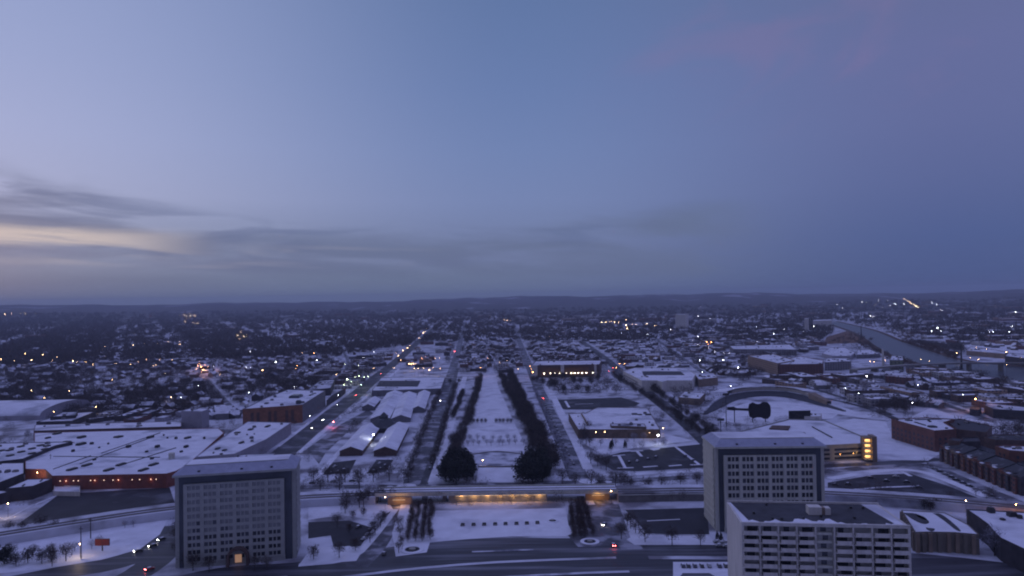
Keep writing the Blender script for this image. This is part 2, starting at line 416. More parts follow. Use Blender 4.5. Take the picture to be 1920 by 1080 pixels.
def ventset(o, h, spots, s=(3, 5, 1.6), name='roof_vent', m=None, rz=0):
    """roof machinery at the photo's spots, standing on a roof of height h"""
    for i, sp in enumerate(spots):
        p = G(sp[0], sp[1], h); w, l, t = sp[2:] if len(sp) > 2 else s
        b = MB().box(-w/2, w/2, -l/2, l/2, 0, t*.8); b.box(-w*.38, w*.38, -l*.42, l*.42, t*.8, t)
        q = b.build(name, m or steel, ROOF.get(o.name, o), (p.x-o.location.x, p.y-o.location.y, h)); q.rotation_euler[2] = rz
# ------------------------------------------------------------------ the land
AXIS = R(3.2)                          # the street grid is turned this much
def build_ground():
    ds = [0, 60, 200, 500, 1000, 2000, 3000, 4000, 5000]+list(range(5400, 14600, 200)); az = np.radians(np.arange(0, 360, .75))
    D, A = np.meshgrid(ds, az, indexing='ij'); X = D*np.sin(A); Y = D*np.cos(A); Z = T(X, Y); n = len(az)
    v = np.stack([X, Y, Z], -1).reshape(-1, 3); f = []
    for i in range(len(ds)-1):
        for j in range(n):
            k = (j+1) % n; f.append((i*n+j, i*n+k, (i+1)*n+k, (i+1)*n+j))
    def part(name, sel, m):
        me = bpy.data.meshes.new(name); me.from_pydata(v.tolist(), [], sel); me.materials.append(m); me.update()
        if me.polygons[len(me.polygons)//2].normal.z < 0: me.flip_normals()
        me.polygons.foreach_set('use_smooth', [True]*len(me.polygons)); return tag(link(name, me), kind='structure')
    cut = ds.index(5400)*n
    part('ground', f[:cut], snow_field); part('hills', f[cut:], wood)
build_ground()

# roads and open ground, drawn where they lie
sheet('parkway_asphalt', [(545, 1072), (690, 1044), (800, 1027), (900, 1014), (960, 1009), (1070, 1009), (1120, 1020), (1200, 1022), (1375, 1026), (1720, 1040), (1980, 1070), (1980, 1130), (500, 1130)], asphalt_wet)
road('road', [(300, 1100), (420, 1072), (560, 1068), (700, 1040), (830, 1024), (960, 1017), (1090, 1021), (1190, 1028), (1400, 1030), (1720, 1046), (1960, 1075)], 17, asphalt_wet)
road('road', [(380, 1120), (620, 1092), (800, 1076), (960, 1066), (1130, 1061), (1400, 1060), (1720, 1068), (1960, 1100)], 15, asphalt_wet)
road('road', [(-40, 1105), (120, 1072), (230, 1055), (300, 1022), (322, 985)], 20, asphalt_wet)
road('road', [(200, 1110), (300, 1050), (330, 1000)], 17, asphalt_wet)
road('snowy_median', [(640, 1083), (760, 1068), (900, 1056), (1010, 1051), (1155, 1046)], 2.8, snow_field, z=.15, k=1)
road('snowy_median', [(1216, 1046), (1300, 1046), (1400, 1047), (1560, 1053)], 4.5, snow_field, z=.15, k=1)
road('snowy_median', [(885, 1035), (945, 1033), (1000, 1031)], 1.8, snow_thin, z=.15, k=1)
road('snowy_median', [(900, 1085), (1060, 1076), (1180, 1072)], 2.4, snow_thin, z=.15, k=1)
road('pavement', [(560, 1060), (660, 1052), (700, 1010), (742, 955)], 4, snow, z=.13)
# the snow plaza inside the bend of the parkway
sheet('snowy_plaza', [(808, 958), (1060, 953), (1066, 985), (1075, 1000), (1060, 1006), (960, 1006), (880, 1011), (800, 1018)], snow, z=.12)
sheet('snowy_plaza', [(735, 1000), (752, 946), (800, 946), (806, 1018), (800, 1036), (742, 1044)], snow, z=.125)
sheet('snowy_plaza', [(1062, 1001), (1066, 948), (1160, 945), (1182, 1008), (1150, 1024), (1084, 1026)], asphalt_slush, z=.11)
sheet('snowy_lawn', [(578, 941), (722, 934), (738, 956), (700, 975), (640, 966), (578, 975)], snow, z=.1)
sheet('snowy_lawn', [(584, 1028), (655, 1024), (680, 1032), (668, 1052), (560, 1060)], snow, z=.1)
sheet('snowy_lawn', [(1160, 975), (1190, 975), (1215, 1003), (1330, 1006), (1345, 1022), (1190, 1022), (1168, 1008)], snow, z=.1)
sheet('snowy_lawn', [(1330, 1075), (1280, 1075), (1262, 1100), (1262, 1054), (1375, 1054), (1375, 1100)], snow, z=.1)
road('road', [(668, 1062), (700, 1032), (722, 996), (745, 950), (757, 928)], 12, asphalt_slush)
road('road', [(1185, 1030), (1168, 1000), (1140, 955), (1120, 925)], 12, asphalt_slush)
road('road', [(778, 1024), (790, 962), (797, 930)], 4, asphalt_slush)
road('road', [(1110, 1008), (1098, 965), (1088, 930)], 5, asphalt_slush)
sheet('parking_lot', [(578, 979), (655, 976), (700, 990), (676, 1024), (626, 1028), (620, 1004), (578, 1010)], lot)
sheet('parking_lot', [(1172, 956), (1325, 952), (1330, 1002), (1262, 1002), (1214, 1000)], lot)
road('snow_strip', [(1213, 977), (1275, 974)], 1.2, snow, z=.12, k=0)
sheet('parking_lot', [(24, 990), (112, 926), (200, 921), (318, 914), (330, 950), (200, 962), (90, 976)], lot)
road('snow_strip', [(8, 976), (56, 950), (110, 928)], 1.6, snow, z=.12, k=0)
sheet('snow_slope', [(-40, 1015), (120, 985), (312, 956), (318, 968), (300, 1002), (262, 1030), (190, 1050), (90, 1066), (-40, 1080)], snow, z=.1)
# Cross street north of the railway with its two little roundabouts
road('road', [(560, 914), (700, 912), (765, 914), (900, 908), (1000, 906), (1100, 905), (1200, 900), (1330, 893), (1560, 884), (1640, 875), (1735, 868), (1800, 898), (1925, 950)], 11, asphalt_slush)
road('road', [(1520, 875), (1660, 868), (1710, 866), (1760, 860)], 11, asphalt_wet)
road('snow_strip', [(1555, 898), (1640, 883), (1715, 880), (1770, 898), (1850, 932)], 7, snow, z=.12)
sheet('parking_lot', [(1552, 905), (1640, 890), (1706, 888), (1775, 910), (1850, 940), (1700, 928), (1552, 918)], lot)
road('snow_strip', [(1690, 884), (1708, 893)], 3, snow, z=.12, k=0)
road('snow_strip', [(1602, 918), (1650, 914), (1715, 912)], 2.5, snow, z=.12, k=0)
road('road', [(1020, 640), (980, 655), (965, 657)], 9, asphalt_slush)
# the avenues
road('road', [(776, 912), (800, 832), (822, 772), (838, 728), (852, 682), (861, 650), (867, 625), (872, 604)], 17, asphalt_slush, w1=15)
road('road', [(795, 908), (818, 838), (836, 775), (848, 730), (858, 690)], 6, asphalt)
road('pavement', [(812, 905), (832, 842), (848, 785), (862, 738), (872, 706)], 8, snow, z=.14)
road('pavement', [(752, 895), (778, 830), (800, 775), (820, 728)], 3, snow, z=.14)
road('road', [(1086, 898), (1062, 842), (1036, 785), (1008, 725), (990, 682), (978, 652), (969, 625), (962, 604)], 15, asphalt_slush)
road('pavement', [(1052, 880), (1030, 830), (1010, 780), (990, 728), (975, 690)], 6, snow_field, z=.14)
road('pavement', [(1103, 880), (1085, 840), (1060, 790), (1033, 735), (1010, 700)], 8, snow, z=.14)
road('road', [(480, 905), (530, 850), (590, 800), (650, 755), (700, 712), (745, 676), (785, 640), (802, 625), (830, 600)], 24, asphalt, w1=20)
road('snow_strip', [(520, 838), (560, 808), (615, 765), (660, 730)], 4, snow, z=.14)
road('snow_strip', [(560, 850), (610, 806), (668, 760), (720, 716), (748, 692)], 5, snow, z=.14)
road('road', [(1350, 850), (1290, 795), (1225, 745), (1165, 698), (1130, 668), (1090, 640)], 18, asphalt)
road('road', [(520, 705), (640, 702), (745, 692), (860, 690), (990, 690), (1160, 692), (1400, 712), (1620, 703)], 15, asphalt_slush)
road('road', [(1440, 735), (1545, 745), (1640, 768), (1680, 786)], 9, asphalt)
road('road', [(1420, 724), (1500, 722), (1590, 748), (1672, 778)], 8, asphalt)
road('road', [(1610, 706), (1700, 730), (1790, 754), (1850, 774), (1930, 794)], 16, asphalt_slush)
road('road', [(1625, 715), (1720, 742), (1800, 768), (1860, 790)], 10, asphalt)
road('road', [(1640, 865), (1670, 840), (1672, 800)], 5, snow_field)
# streets of the left-hand blocks
for q in ([(-40, 762), (60, 745), (180, 722), (330, 712), (470, 704)], [(-40, 712), (120, 700), (260, 690), (420, 680), (640, 672)], [(640, 652), (660, 690), (600, 730), (575, 752)],
          [(520, 630), (540, 655), (560, 675)], [(440, 770), (402, 728), (385, 708)], [(0, 672), (150, 664), (320, 656), (480, 650), (700, 646)], [(560, 668), (640, 664), (750, 658)]):
    road('road', q, 6.5, asphalt_slush)
for q in ([(1165, 690), (1300, 672), (1420, 654), (1500, 640)], [(1000, 664), (1150, 650), (1300, 640)], [(1320, 700), (1250, 650), (1210, 620)], [(1000, 632), (1180, 622), (1400, 612)], [(1660, 640), (1800, 640), (1930, 652)], [(1700, 610), (1800, 612), (1930, 618)]):
    road('road', q, 10, asphalt_slush)
# the long lawn
sheet('snowy_lawn', [(893, 905), (978, 905), (972, 877), (897, 877)], snow, z=.12)
sheet('amphitheatre_terrace', [(886, 875), (980, 875), (976, 851), (932, 845), (887, 851)], snow_thin, z=.13)
sheet('snowy_lawn', [(872, 848), (990, 846), (975, 815), (958, 780), (948, 755), (934, 725), (930, 704), (904, 704), (900, 730), (888, 765), (876, 800), (868, 830)], snow, z=.12)
road('retaining_step', [(884, 853), (932, 846), (978, 852)], 1.2, concrete_d, z=.5, t=.3)
road('retaining_step', [(896, 876), (974, 875)], 1.5, concrete_d, z=.5, k=0, t=.3)
sheet('parking_lot', [(1112, 862), (1165, 848), (1322, 832), (1330, 876), (1195, 884), (1150, 882)], lot)
for q in ([(1148, 855), (1172, 853)], [(1160, 854), (1172, 877)], [(1157, 878), (1188, 877)], [(1183, 847), (1206, 845)], [(1194, 846), (1203, 856)], [(1206, 876), (1233, 874)], [(1254, 874), (1278, 872)], [(1252, 836), (1280, 835)], [(1264, 836), (1312, 872)], [(1294, 872), (1322, 871)]):
    road('snow_strip', q, 2.6, snow, z=.12, k=0)
sheet('snowy_lawn', [(1100, 835), (1095, 806), (1240, 812), (1300, 826), (1170, 843), (1130, 852)], snow, z=.1)
sheet('snow_strip', [(1217, 842), (1240, 838), (1236, 843), (1226, 845)], snow, z=.12)
road('pavement', [(1130, 892), (1200, 889), (1330, 882)], 7, snow, z=.14)
sheet('parking_lot', [(1048, 764), (1035, 750), (1165, 745), (1200, 756), (1190, 762), (1118, 768), (1060, 768)], lot)
road('snow_strip', [(1060, 752), (1067, 764)], 3, snow, z=.12, k=0); road('snow_strip', [(1078, 758), (1112, 757)], 2.2, snow, z=.12, k=0)
# market sheds' yard
sheet('parking_lot', [(575, 842), (640, 795), (690, 768), (700, 775), (650, 812), (610, 850), (598, 870)], asphalt_slush)
sheet('parking_lot', [(606, 890), (618, 868), (668, 862), (655, 888)], lot); sheet('parking_lot', [(688, 888), (706, 862), (738, 862), (722, 886)], lot)
road('pavement', [(590, 900), (640, 842), (690, 800), (735, 762)], 5, snow, z=.13)
# ball park
sheet('playing_field', [(1345, 790), (1372, 764), (1402, 755), (1470, 754), (1530, 760), (1575, 774), (1560, 785), (1500, 790), (1420, 797)], snow, z=.12)
sheet('snowy_lawn', [(1545, 800), (1600, 785), (1660, 790), (1680, 830), (1765, 850), (1740, 864), (1650, 862)], snow, z=.1)
sheet('snowy_lawn', [(1530, 748), (1600, 770), (1660, 780), (1620, 784), (1560, 775)], snow, z=.1)
sheet('snowy_lawn', [(1690, 790), (1745, 765), (1790, 780), (1900, 800), (1860, 810)], snow, z=.1)
# river with its banks
RIV = [(1540, 604), (1568, 612), (1596, 622), (1618, 634), (1634, 648), (1660, 664), (1700, 678), (1760, 690), (1850, 708), (1960, 732), (1960, 692), (1880, 684), (1830, 680), (1790, 672), (1760, 662), (1720, 648), (1690, 640), (1664, 628), (1640, 619), (1610, 612), (1570, 603)]
sheet('river', RIV, water, z=.35)
for k, q in enumerate([RIV[:10], RIV[10:]]):
    road('river_bank', q, 14, scrub, z=.3, occ=True, t=.4)
sheet('snowy_yard', [(1730, 622), (1800, 618), (1930, 616), (1930, 640), (1800, 636)], snow, z=.2, occ=False)
sheet('snowy_yard', [(1790, 648), (1860, 655), (1930, 670), (1930, 650), (1850, 640)], snow, z=.2, occ=False)
sheet('snowy_yard', [(1690, 607), (1930, 604), (1930, 612), (1690, 613)], snow, z=.2, occ=False)

# ------------------------------------------------------------------ railway: embankment, tracks, trestle lit from below
RAIL = smooth([G(x, y, 5.5) for x, y in ((-60, 1009), (120, 980), (312, 951), (470, 937), (600, 928), (720, 924), (860, 922), (1000, 920), (1180, 918), (1330, 915), (1560, 922), (1740, 933), (1930, 950), (1990, 955))], 2)
for p in RAIL: p.z = 0
def ribbon(name, P, o0, o1, z0, z1, m, kind='structure', parent=None):
    b = MB(); A, B = offset_line(P, 2*o1, 2*o1)[0], offset_line(P, 2*o0, 2*o0)[0]
    for i in range(len(P)-1):
        a, c, d, e = B[i], B[i+1], A[i+1], A[i]
        q = lambda p, z: (p.x, p.y, z)
        b.face([q(a, z1), q(c, z1), q(d, z1), q(e, z1)])
        b.face([q(a, z0), q(c, z0), q(c, z1), q(a, z1)]); b.face([q(d, z0), q(e, z0), q(e, z1), q(d, z1)])
    a, c, d, e = B[0], A[0], A[-1], B[-1]
    b.face([q(c, z0), q(a, z0), q(a, z1), q(c, z1)]); b.face([q(e, z0), q(d, z0), q(d, z1), q(e, z1)])
    o = b.build(name, m, parent)
    if kind: o['kind'] = kind
    return o
def seg(x0, x1): return [p for p in RAIL if x0 <= PX((p.x, p.y, 5.5))[0] <= x1]
occupy([*[p+Vector((0, 14, 0)) for p in RAIL], *[p+Vector((0, -9, 0)) for p in reversed(RAIL)]])
ribbon('railway_embankment', seg(-200, 722), -7, 12, -.2, 5.0, snow_field); ribbon('railway_embankment', seg(1150, 2100), -6, 12, -.2, 5.0, snow_field)
for off in (-3.2, 2.2):
    for s_, e_ in ((-200, 722), (1150, 2100)): ribbon('track_bed', seg(s_, e_), off-1.5, off+1.5, 4.9, 5.25, ballast)
wl = thing('retaining_wall', 'long grey concrete railway retaining wall above the dark parking lot', 'wall', (0, 0, 0)); P = seg(1150, 1420)
ribbon('wall', P, -9.5, -8.6, -.2, 4.2, concrete_d, None, wl); ribbon('coping', P, -9.8, -8.4, 4.2, 4.6, concrete, None, wl)
tr = thing('railway_trestle', 'concrete railway trestle lit gold underneath at the end of the long lawn', 'bridge', (0, 0, 0)); P = seg(706, 1166)
ribbon('deck', P, -7, 8, 5.0, 6.3, concrete, None, tr)
sn = ribbon('deck_snow', P, -6.4, 7.4, 6.28, 6.42, snow, None, tr)
for off in (-2.6, 2.6): ribbon('track', P, off-1.1, off+1.1, 6.4, 6.5, ballast, None, tr)
ribbon('parapet', P, -7.4, -7, 5.0, 7.3, pale, None, tr); ribbon('parapet', P, 8, 8.4, 5, 7.3, pale, None, tr)
Q = seg(836, 1030); ribbon('back_wall', Q, -5.4, -4.6, -.2, 5.0, concrete, None, tr)
def arclen(P, step):
    out = []; acc = 0
    for a, b in zip(P, P[1:]):
        l = (b-a).length
        while acc < l: out.append((a.lerp(b, acc/l), (b-a).normalized())); acc += step
        acc -= l
    return out
pm = MB().box(-1.1, 1.1, -3.4, 3.4, -.2, 4.3).box(-1.6, 1.6, -3.9, 3.9, 4.3, 5.0).mesh('pier', concrete_d)
for p, d in arclen(P, 15):
    if 760 < PX((p.x, p.y, 3))[0] < 832 or 1045 < PX((p.x, p.y, 3))[0] < 1110: continue
    q = link('pier', pm, tr, (p.x, p.y, 0)); q.rotation_euler[2] = math.atan2(d.y, d.x)
def point(o, e, c, loc, r=.4):
    l = bpy.data.lights.new('lamp_light', 'POINT'); l.energy = e; l.color = c; l.shadow_soft_size = r
    q = bpy.data.objects.new('lamp_light', l); COL.objects.link(q); q.parent = o; q.location = loc; return q
fx = MB().box(-4.0, 4.0, -.25, .25, -.12, .12).mesh('lit_tube', glow('amber_tube', (1, .70, .42), .9)); fh = MB().box(-4.1, 4.1, -.35, .35, .12, .4).mesh('fitting', steel)
k = 0
for p, d in arclen(Q, 8.5):
    x = PX((p.x, p.y, 5))[0]
    if not 850 < x < 1018: continue
    o = thing('underbridge_lamp', 'amber strip lamp fixed under the middle span of the railway trestle', 'lamp', (p.x, p.y-6.6, 4.75), math.atan2(d.y, d.x), 'amber lamps under the trestle')
    link('fitting', fh, o); link('lit_tube', fx, o); point(o, 360, (1, .50, .16), (0, -.3, -.6))
for x, y, lb in ((745, 951, 'amber lamp under the left street opening of the trestle'), (1124, 942, 'amber lamp under the right street opening of the trestle')):
    g = G(x, y, 1.5); o = thing('underbridge_lamp', lb, 'lamp', (g.x, g.y+6, 4.5), 0, 'amber lamps under the trestle')
    link('fitting', fh, o); link('lit_tube', fx, o); point(o, 950, (1, .48, .12), (0, 0, -.5))
    a = MB().box(-8, 8, 0, .8, -.2, 4.9); a.build('back_wall', tanw, tr, (g.x, g.y+10, 0))

# ------------------------------------------------------------------ the two office towers
def tower(name, label, FL, FR, depth, h, blind, seed, nrow=11, pale=pale):
    FL, FR = Vector(FL), Vector(FR); d = FR-FL; W = math.hypot(d.x, d.y); rz = math.atan2(d.y, d.x)
    o = thing(name, label, 'office building', (FL.x, FL.y, 0), rz); rr = random.Random(seed)
    c, s = math.cos(rz), math.sin(rz); occupy([(FL.x+c*x-s*y, FL.y+s*x+c*y) for x, y in ((-3, -3), (W+3, -3), (W+3, depth+3), (-3, depth+3))], 2)
    MB().box(2.0, W-2.0, 2.0, depth-2, -.3, h-1).build('wall', curtain, o)
    x0, x1 = 4.4, W-5.4; nb, nf = 6, nrow; fl = (h-7.6)/nf; z0 = 2.6; top = h-5.0
    b = MB(); b.box(x0, x1, .9, 1.9, z0-2.8, z0+.1)                         # the pale grid of piers and spandrels
    bw = (x1-x0-2.2)/nb
    for i in range(nb+1):
        x = x0+1.1+i*bw; b.box(x-.95, x+.95, -.12, 1.9, z0+.1, top)
    for f in range(nf+1):
        za = z0+f*fl-.75; zb = min(top-.02, za+1.55)
        for i in range(nb):
            x = x0+1.1+i*bw+.95; b.box(x, x+bw-1.9, -.04, 1.85, max(z0+.1, za), zb if f < nf else top)
    for i in range(nb):
        for j in (1, 2):
            x = x0+2.2+i*bw+(bw-2.2)*j/3; b.box(x-.24, x+.24, -.02, 1.8, z0+.12, top-.1)
    b.build('facade_panel', pale, o)
    wv = (bw-2.2)/3; wz = fl-1.5
    gm = {m: MB().box(-wv/2, wv/2, 0, .12, 0, wz).mesh('window', m) for m in (glass, glass_b, glass_m)}
    n = 0; rest = MB()
    for f in reversed(range(nf)) if not blind else range(nf):
        for i in range(nb):
            for j in range(3):
                m = glass if rr.random() > .35 else glass_m
                if blind and 4 <= f <= 7: m = glass_b if rr.random() > .08 else glass_m
                elif blind and f > 7: m = glass_b if rr.random() > .06+(.3 if i < 3 else 0) else glass
                p = (x0+2.2+i*bw+wv*(j+.5), .30, z0+f*fl+.7)
                if n < 100: link('window', gm[m], o, p); n += 1
                else: rest.box(p[0]-wv/2, p[0]+wv/2, p[1], p[1]+.12, p[2], p[2]+wz)
    q = rest.build('window', glass_b if blind else glass, o); q['kind'] = 'stuff'
    for sx_, nm in ((0, 0), (1, 1)):                                        # ribbed end walls with a strip of openings at the front corner
        X0, X1 = (0, 1.9) if not sx_ else (W-1.9, W); b = MB(); b.box(X0, X1, 6.2, depth-.3, -.3, h-1.1)
        for f in range(nf+2):
            z = 1.2+f*(h-3)/(nf+2); b.box(X0-.25 if not sx_ else X1, X0 if not sx_ else X1+.25, 6.3, depth-.4, z, z+1.15)
        b.box(X0-.05, X1+.05, 2.6, 3.4, -.3, h-1.15); b.build('end_wall', pale, o)
        g = MB()
        for f in range(nf+1): g.box(X0+.3, X1-.3, 3.4, 6.2, 1.6+f*(h-3)/(nf+2)-1.7, 1.6+f*(h-3)/(nf+2)+.2)
        g.build('corner_spandrel', concrete, o)
    # roof: pale fascia, sloping snowy skirt and a flat deck behind it
    MB().box(-.6, W+.6, -.4, depth+.5, h-1.05, h).build('fascia', pale, o)
    r = MB(); A = [(-.6, -.4), (W+.6, -.4), (W+.6, depth+.5), (-.6, depth+.5)]; I = [(4, 5.5), (W-4, 5.5), (W-4, depth-4.5), (4, depth-4.5)]
    for i in range(4): j = (i+1) % 4; r.face([(*A[i], h+.01), (*A[j], h+.01), (*I[j], h+3.4), (*I[i], h+3.4)])
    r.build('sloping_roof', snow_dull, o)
    r = MB(); r.face([(*p, h+3.4) for p in I]); r.build('roof_deck', snow, o)
    pr = MB(); pr.box(4, W-4, 5.5, 6, h+3.3, h+3.75); pr.build('roof_kerb', pale, o)
    for x in (W*.2, W*.55, W*.8): MB().box(-.6, .6, -.5, .5, 0, 1.2).build('roof_vent', steel, o, (x, 1.5, h+.3))
    return o, W
h = 47
left_tower, W = tower('office_tower', 'grey office tower with mostly blind pale windows and a brown arched entrance', G(325, 892, h), G(553, 878, h), 24, h, True, 3, 11, mat('dull_concrete', (.33, .34, .33), var=.1, scale=.3))
b = MB()
for i in range(9):
    t0, t1 = math.pi*i/9, math.pi*(i+1)/9
    f = lambda r, t: (W*.52-r*math.cos(t), 4+r*math.sin(t))
    (ax, az_), (bx, bz), (cx, cz), (dx, dz) = f(5.4, t0), f(5.4, t1), f(4.2, t1), f(4.2, t0)
    b.face([(ax, -3.2, az_), (bx, -3.2, bz), (cx, -3.2, cz), (dx, -3.2, dz)][::-1]); b.face([(ax, -3.2, az_), (ax, 1, az_), (bx, 1, bz), (bx, -3.2, bz)]); b.face([(dx, -3.2, dz), (cx, -3.2, cz), (cx, 1, cz), (dx, 1, dz)])
b.box(W*.52-5.4, W*.52-4.2, -3.2, 1, -.2, 4); b.box(W*.52+4.2, W*.52+5.4, -3.2, 1, -.2, 4); b.build('entrance_arch', brick2, left_tower)
MB().box(W*.52-1.6, W*.52+1.6, -.3, -.15, 1.2, 5.2).build('lit_window', glow('dim_entrance', (1, .55, .3), .22), left_tower)
right_tower, W = tower('office_tower', 'grey office tower with regular dark square windows standing behind the balcony block', G(1342, 838, h+1), G(1548, 836, h+1), 30, h+1, False, 5, 10)

# ------------------------------------------------------------------ balcony apartment block
def apartments():
    h = 48.0; FL, FR = G(1390, 979, h), G(1707, 985, h); BL = G(1375, 938, h); d = FR-FL; W = math.hypot(d.x, d.y); rz = math.atan2(d.y, d.x); dep = (BL-FL).length
    o = thing('apartment_block', 'white slab of flats with rows of balconies and a dark snow-edged flat roof', 'apartment building', (FL.x, FL.y, 0), rz)
    c, s = math.cos(rz), math.sin(rz); occupy([(FL.x+c*x-s*y, FL.y+s*x+c*y) for x, y in ((-2, -3), (W+2, -3), (W+2, dep+3), (-2, dep+3))], 2)
    nb, nf = 9, 15; fl = 3.05; bw = W/nb
    MB().box(.5, W-.5, 1.8, dep-.4, -.3, h-1.2).build('wall', mat('recessed_wall', (.36, .36, .37), var=.12, scale=.4), o)  # greyer than the white fins: shade of the balcony recess put into its colour
    b = MB()
    b.box(0, .9, -.05, dep, -.3, h-.6); b.box(W-.9, W, -.05, dep, -.3, h-.6); b.build('end_wall', pale2, o)
    fm = MB().box(-.28, .28, -.12, 1.8, -.3, h-1.3).mesh('fin_wall', pale2)
    for i in range(1, nb): link('fin_wall', fm, o, (i*bw, 0, 0))
    fb = MB().box(.9, W-.9, .02, 1.8, h-1.25, h-.45); fb.build('roof_edge', pale2, o)
    bal = MB().box(-bw/2+.75, bw/2-.75, -1.0, -.85, .0, 1.42).box(-bw/2+.75, -bw/2+.9, -.85, .1, .12, 1.4).box(bw/2-.9, bw/2-.75, -.85, .1, .12, 1.4).box(-bw/2+.3, bw/2-.3, -1.02, 1.8, -.12, .12).mesh('balcony', pale2)
    rr = random.Random(11); dm = [MB().box(0, w, .02, .1, .2, 2.4).mesh('balcony_door', glass if w > 2.9 else glass_m) for w in (2.0, 2.8, 3.8)]
    pl = MB().box(-bw/2+.6, bw/2-.6, .45, 1.8, 0, .9).mesh('spandrel', pale); n = 0; rb, rd = MB(), MB()
    for f in reversed(range(nf)):
        z = h-1.3-fl*(nf-f)
        for i in range(nb):
            x = (i+.5)*bw
            if i == 4:
                link('spandrel', pl, o, (x, 0, z)); link('window', dm[0], o, (x-1.2+rr.random(), 1.72, z+.7)); continue
            if f >= nf-12:
                link('balcony', bal, o, (x, 0, z))
                if rr.random() < .88: link('balcony_door', rr.choice(dm), o, (x-bw/2+.7+rr.random()*(bw-4.6), 1.7, z))
            else:
                rb.box(x-bw/2+.75, x+bw/2-.75, -1.0, -.85, z+.12, z+1.12).box(x-bw/2+.3, x+bw/2-.3, -.85, 1.8, z-.12, z+.12)
    q = rb.build('balcony', pale2, o); q['kind'] = 'stuff'
    r = MB(); r.face([(.9, .6, h-.8), (W-.9, .6, h-.8), (W-.9, dep-.5, h-.8), (.9, dep-.5, h-.8)]); r.build('roof', rooft, o)
    # parapet and what snow is left along it
    MB().box(0, W, -.1, .6, h-.45, h).box(0, W, dep-.5, dep, h-.8, h).build('parapet', pale2, o)
    sp = MB(); pts = []
    for i in range(41): pts.append((.9+(W-1.8)*i/40, 4.4+1.5*math.sin(i*.9)+1.2*math.sin(i*2.3)+(2.2 if 12 < i < 24 else 0)-(2.2 if 26 < i < 38 else 0)))
    for (a, y0), (c_, y1) in zip(pts, pts[1:]): sp.face([(a, .6, h-.7), (c_, .6, h-.7), (c_, max(1, y1), h-.76), (a, max(1, y0), h-.76)])
    sp.build('snow_drift', snow, o)
    sp = MB(); sp.face([(W-7, dep-.6, h-.7), (W-3.5, .7, h-.7), (W-.95, .7, h-.7), (W-.95, dep-.6, h-.7)]); sp.face([(.95, .7, h-.74), (4, .7, h-.74), (1.5, dep-.6, h-.74), (.95, dep-.6, h-.74)]); sp.build('snow_drift', snow, o)
    q = G(1530, 962, h); v = q-Vector((FL.x, FL.y, 0)); lx = v.x*c+v.y*s; ly = -v.x*s+v.y*c
    MB().box(lx-2.6, lx+2.2, ly, ly+4, h-.8, h+2.2).build('stair_head', pale2, o); MB().box(lx+2.2, lx+3.6, ly+.6, ly+3, h-.8, h+1.9).build('roof_vent', tanw, o); MB().box(lx+3.6, lx+5.6, ly+.3, ly+3.4, h-.8, h+1.8).build('stair_head', pale2, o)
    rr = random.Random(4)
    for i in range(9): MB().box(-.4, .4, -.4, .4, 0, .9).build('roof_vent', steel, o, (4+rr.random()*(W-8), 4+rr.random()*(dep-6), h-.8))
apartments()

# ------------------------------------------------------------------ factory on the left
h = 10
fac, P = block('factory', 'huge low factory with a snowy roof full of dark vents and a red brick front', 'factory', [(97, 893), (312, 889), (330, 884), (352, 872), (420, 812), (410, 803), (64, 812), (64, 832), (138, 830), (107, 838), (47, 864), (47, 880), (84, 881)], h, mat('factory_brick', (.21, .07, .055), var=.22, scale=.3), par=.4)
sp = [(107, 814, 5, 9, 1.6), (153, 821, 5, 9, 2), (152, 834, 5, 10, 2), (172, 833, 3, 3, 2), (222, 820, 7, 8, 1.5), (282, 821, 4, 8, 2), (241, 839, 3, 5, 2.2), (295, 839, 3, 5, 2.2), (349, 839, 3, 5, 2), (203, 833, 1.6, 1.6, 1.5), (186, 840, 1.6, 1.6, 1.2), (137, 847, 2, 3, 2), (275, 848, 2, 3, 1.5), (340, 848, 2, 3, 1.5), (177, 863, 2, 3, 1.5), (285, 861, 2.5, 3, 1.5), (135, 881, 4, 10, 1.4), (163, 873, 4, 10, 1.4), (204, 882, 4, 10, 1.4), (227, 872, 4, 10, 1.4), (269, 882, 4, 10, 1.4), (288, 872, 4, 10, 1.4), (330, 823, 2, 3, 2), (352, 822, 4, 8, 1.6), (383, 823, 2, 2, 2), (307, 817, 1.5, 1.5, 1.5), (314, 822, 1.5, 1.5, 1.5), (90, 822, 3, 6, 1.5), (125, 830, 7, 6, 1.5)]
ventset(fac, h, [(a[0], a[1], a[2]*.8, a[3]*.8, a[4]) for a in sp], rz=R(-12))
q = G(322, 860, h); MB().tube((0, 0, 0), (0, 0, 4.6), 2.4, 2.4, 10).build('roof_tank', pale, fac, (q.x-fac.location.x, q.y-fac.location.y, h))
for a, b_ in (((150, 870), (280, 822)), ((190, 850), (300, 812)), ((225, 873), (330, 840)), ((100, 880), (170, 855)), ((100, 856), (300, 858))):
    p, r = G(*a, h), G(*b_, h); MB().tube(p-fac.location+Vector((0, 0, .15)), r-fac.location+Vector((0, 0, .3)), .42, .42, 4).build('roof_pipe', steel, fac)
lm = MB().box(-.25, .25, -.3, 0, 0, .4).mesh('wall_lamp', glow('wall_lamp_glow', (1, .72, .55), 2))
for x in (113, 124, 138, 147, 170, 178, 195, 212, 222, 248, 262, 283, 293):
    q = G(97, 893, 10).lerp(G(312, 889, 10), (x-97)/215); w = link('wall_lamp', lm, fac, (q.x-fac.location.x, q.y-fac.location.y-.05, 6.3))
    if x in (124, 178, 222, 283): point(w, 50, (1, .42, .22), (0, -1.2, 0))
block('loading_dock', 'low pinkish loading dock in front of the brick factory wall', 'dock', [(100, 923), (150, 924), (150, 913), (102, 911)], 2.5, pale2)
block('factory_wing', 'snow-roofed strip of the factory along its back edge', 'factory', [(63, 808), (340, 800), (340, 790), (66, 797)], 9.5, brick2, par=.3)
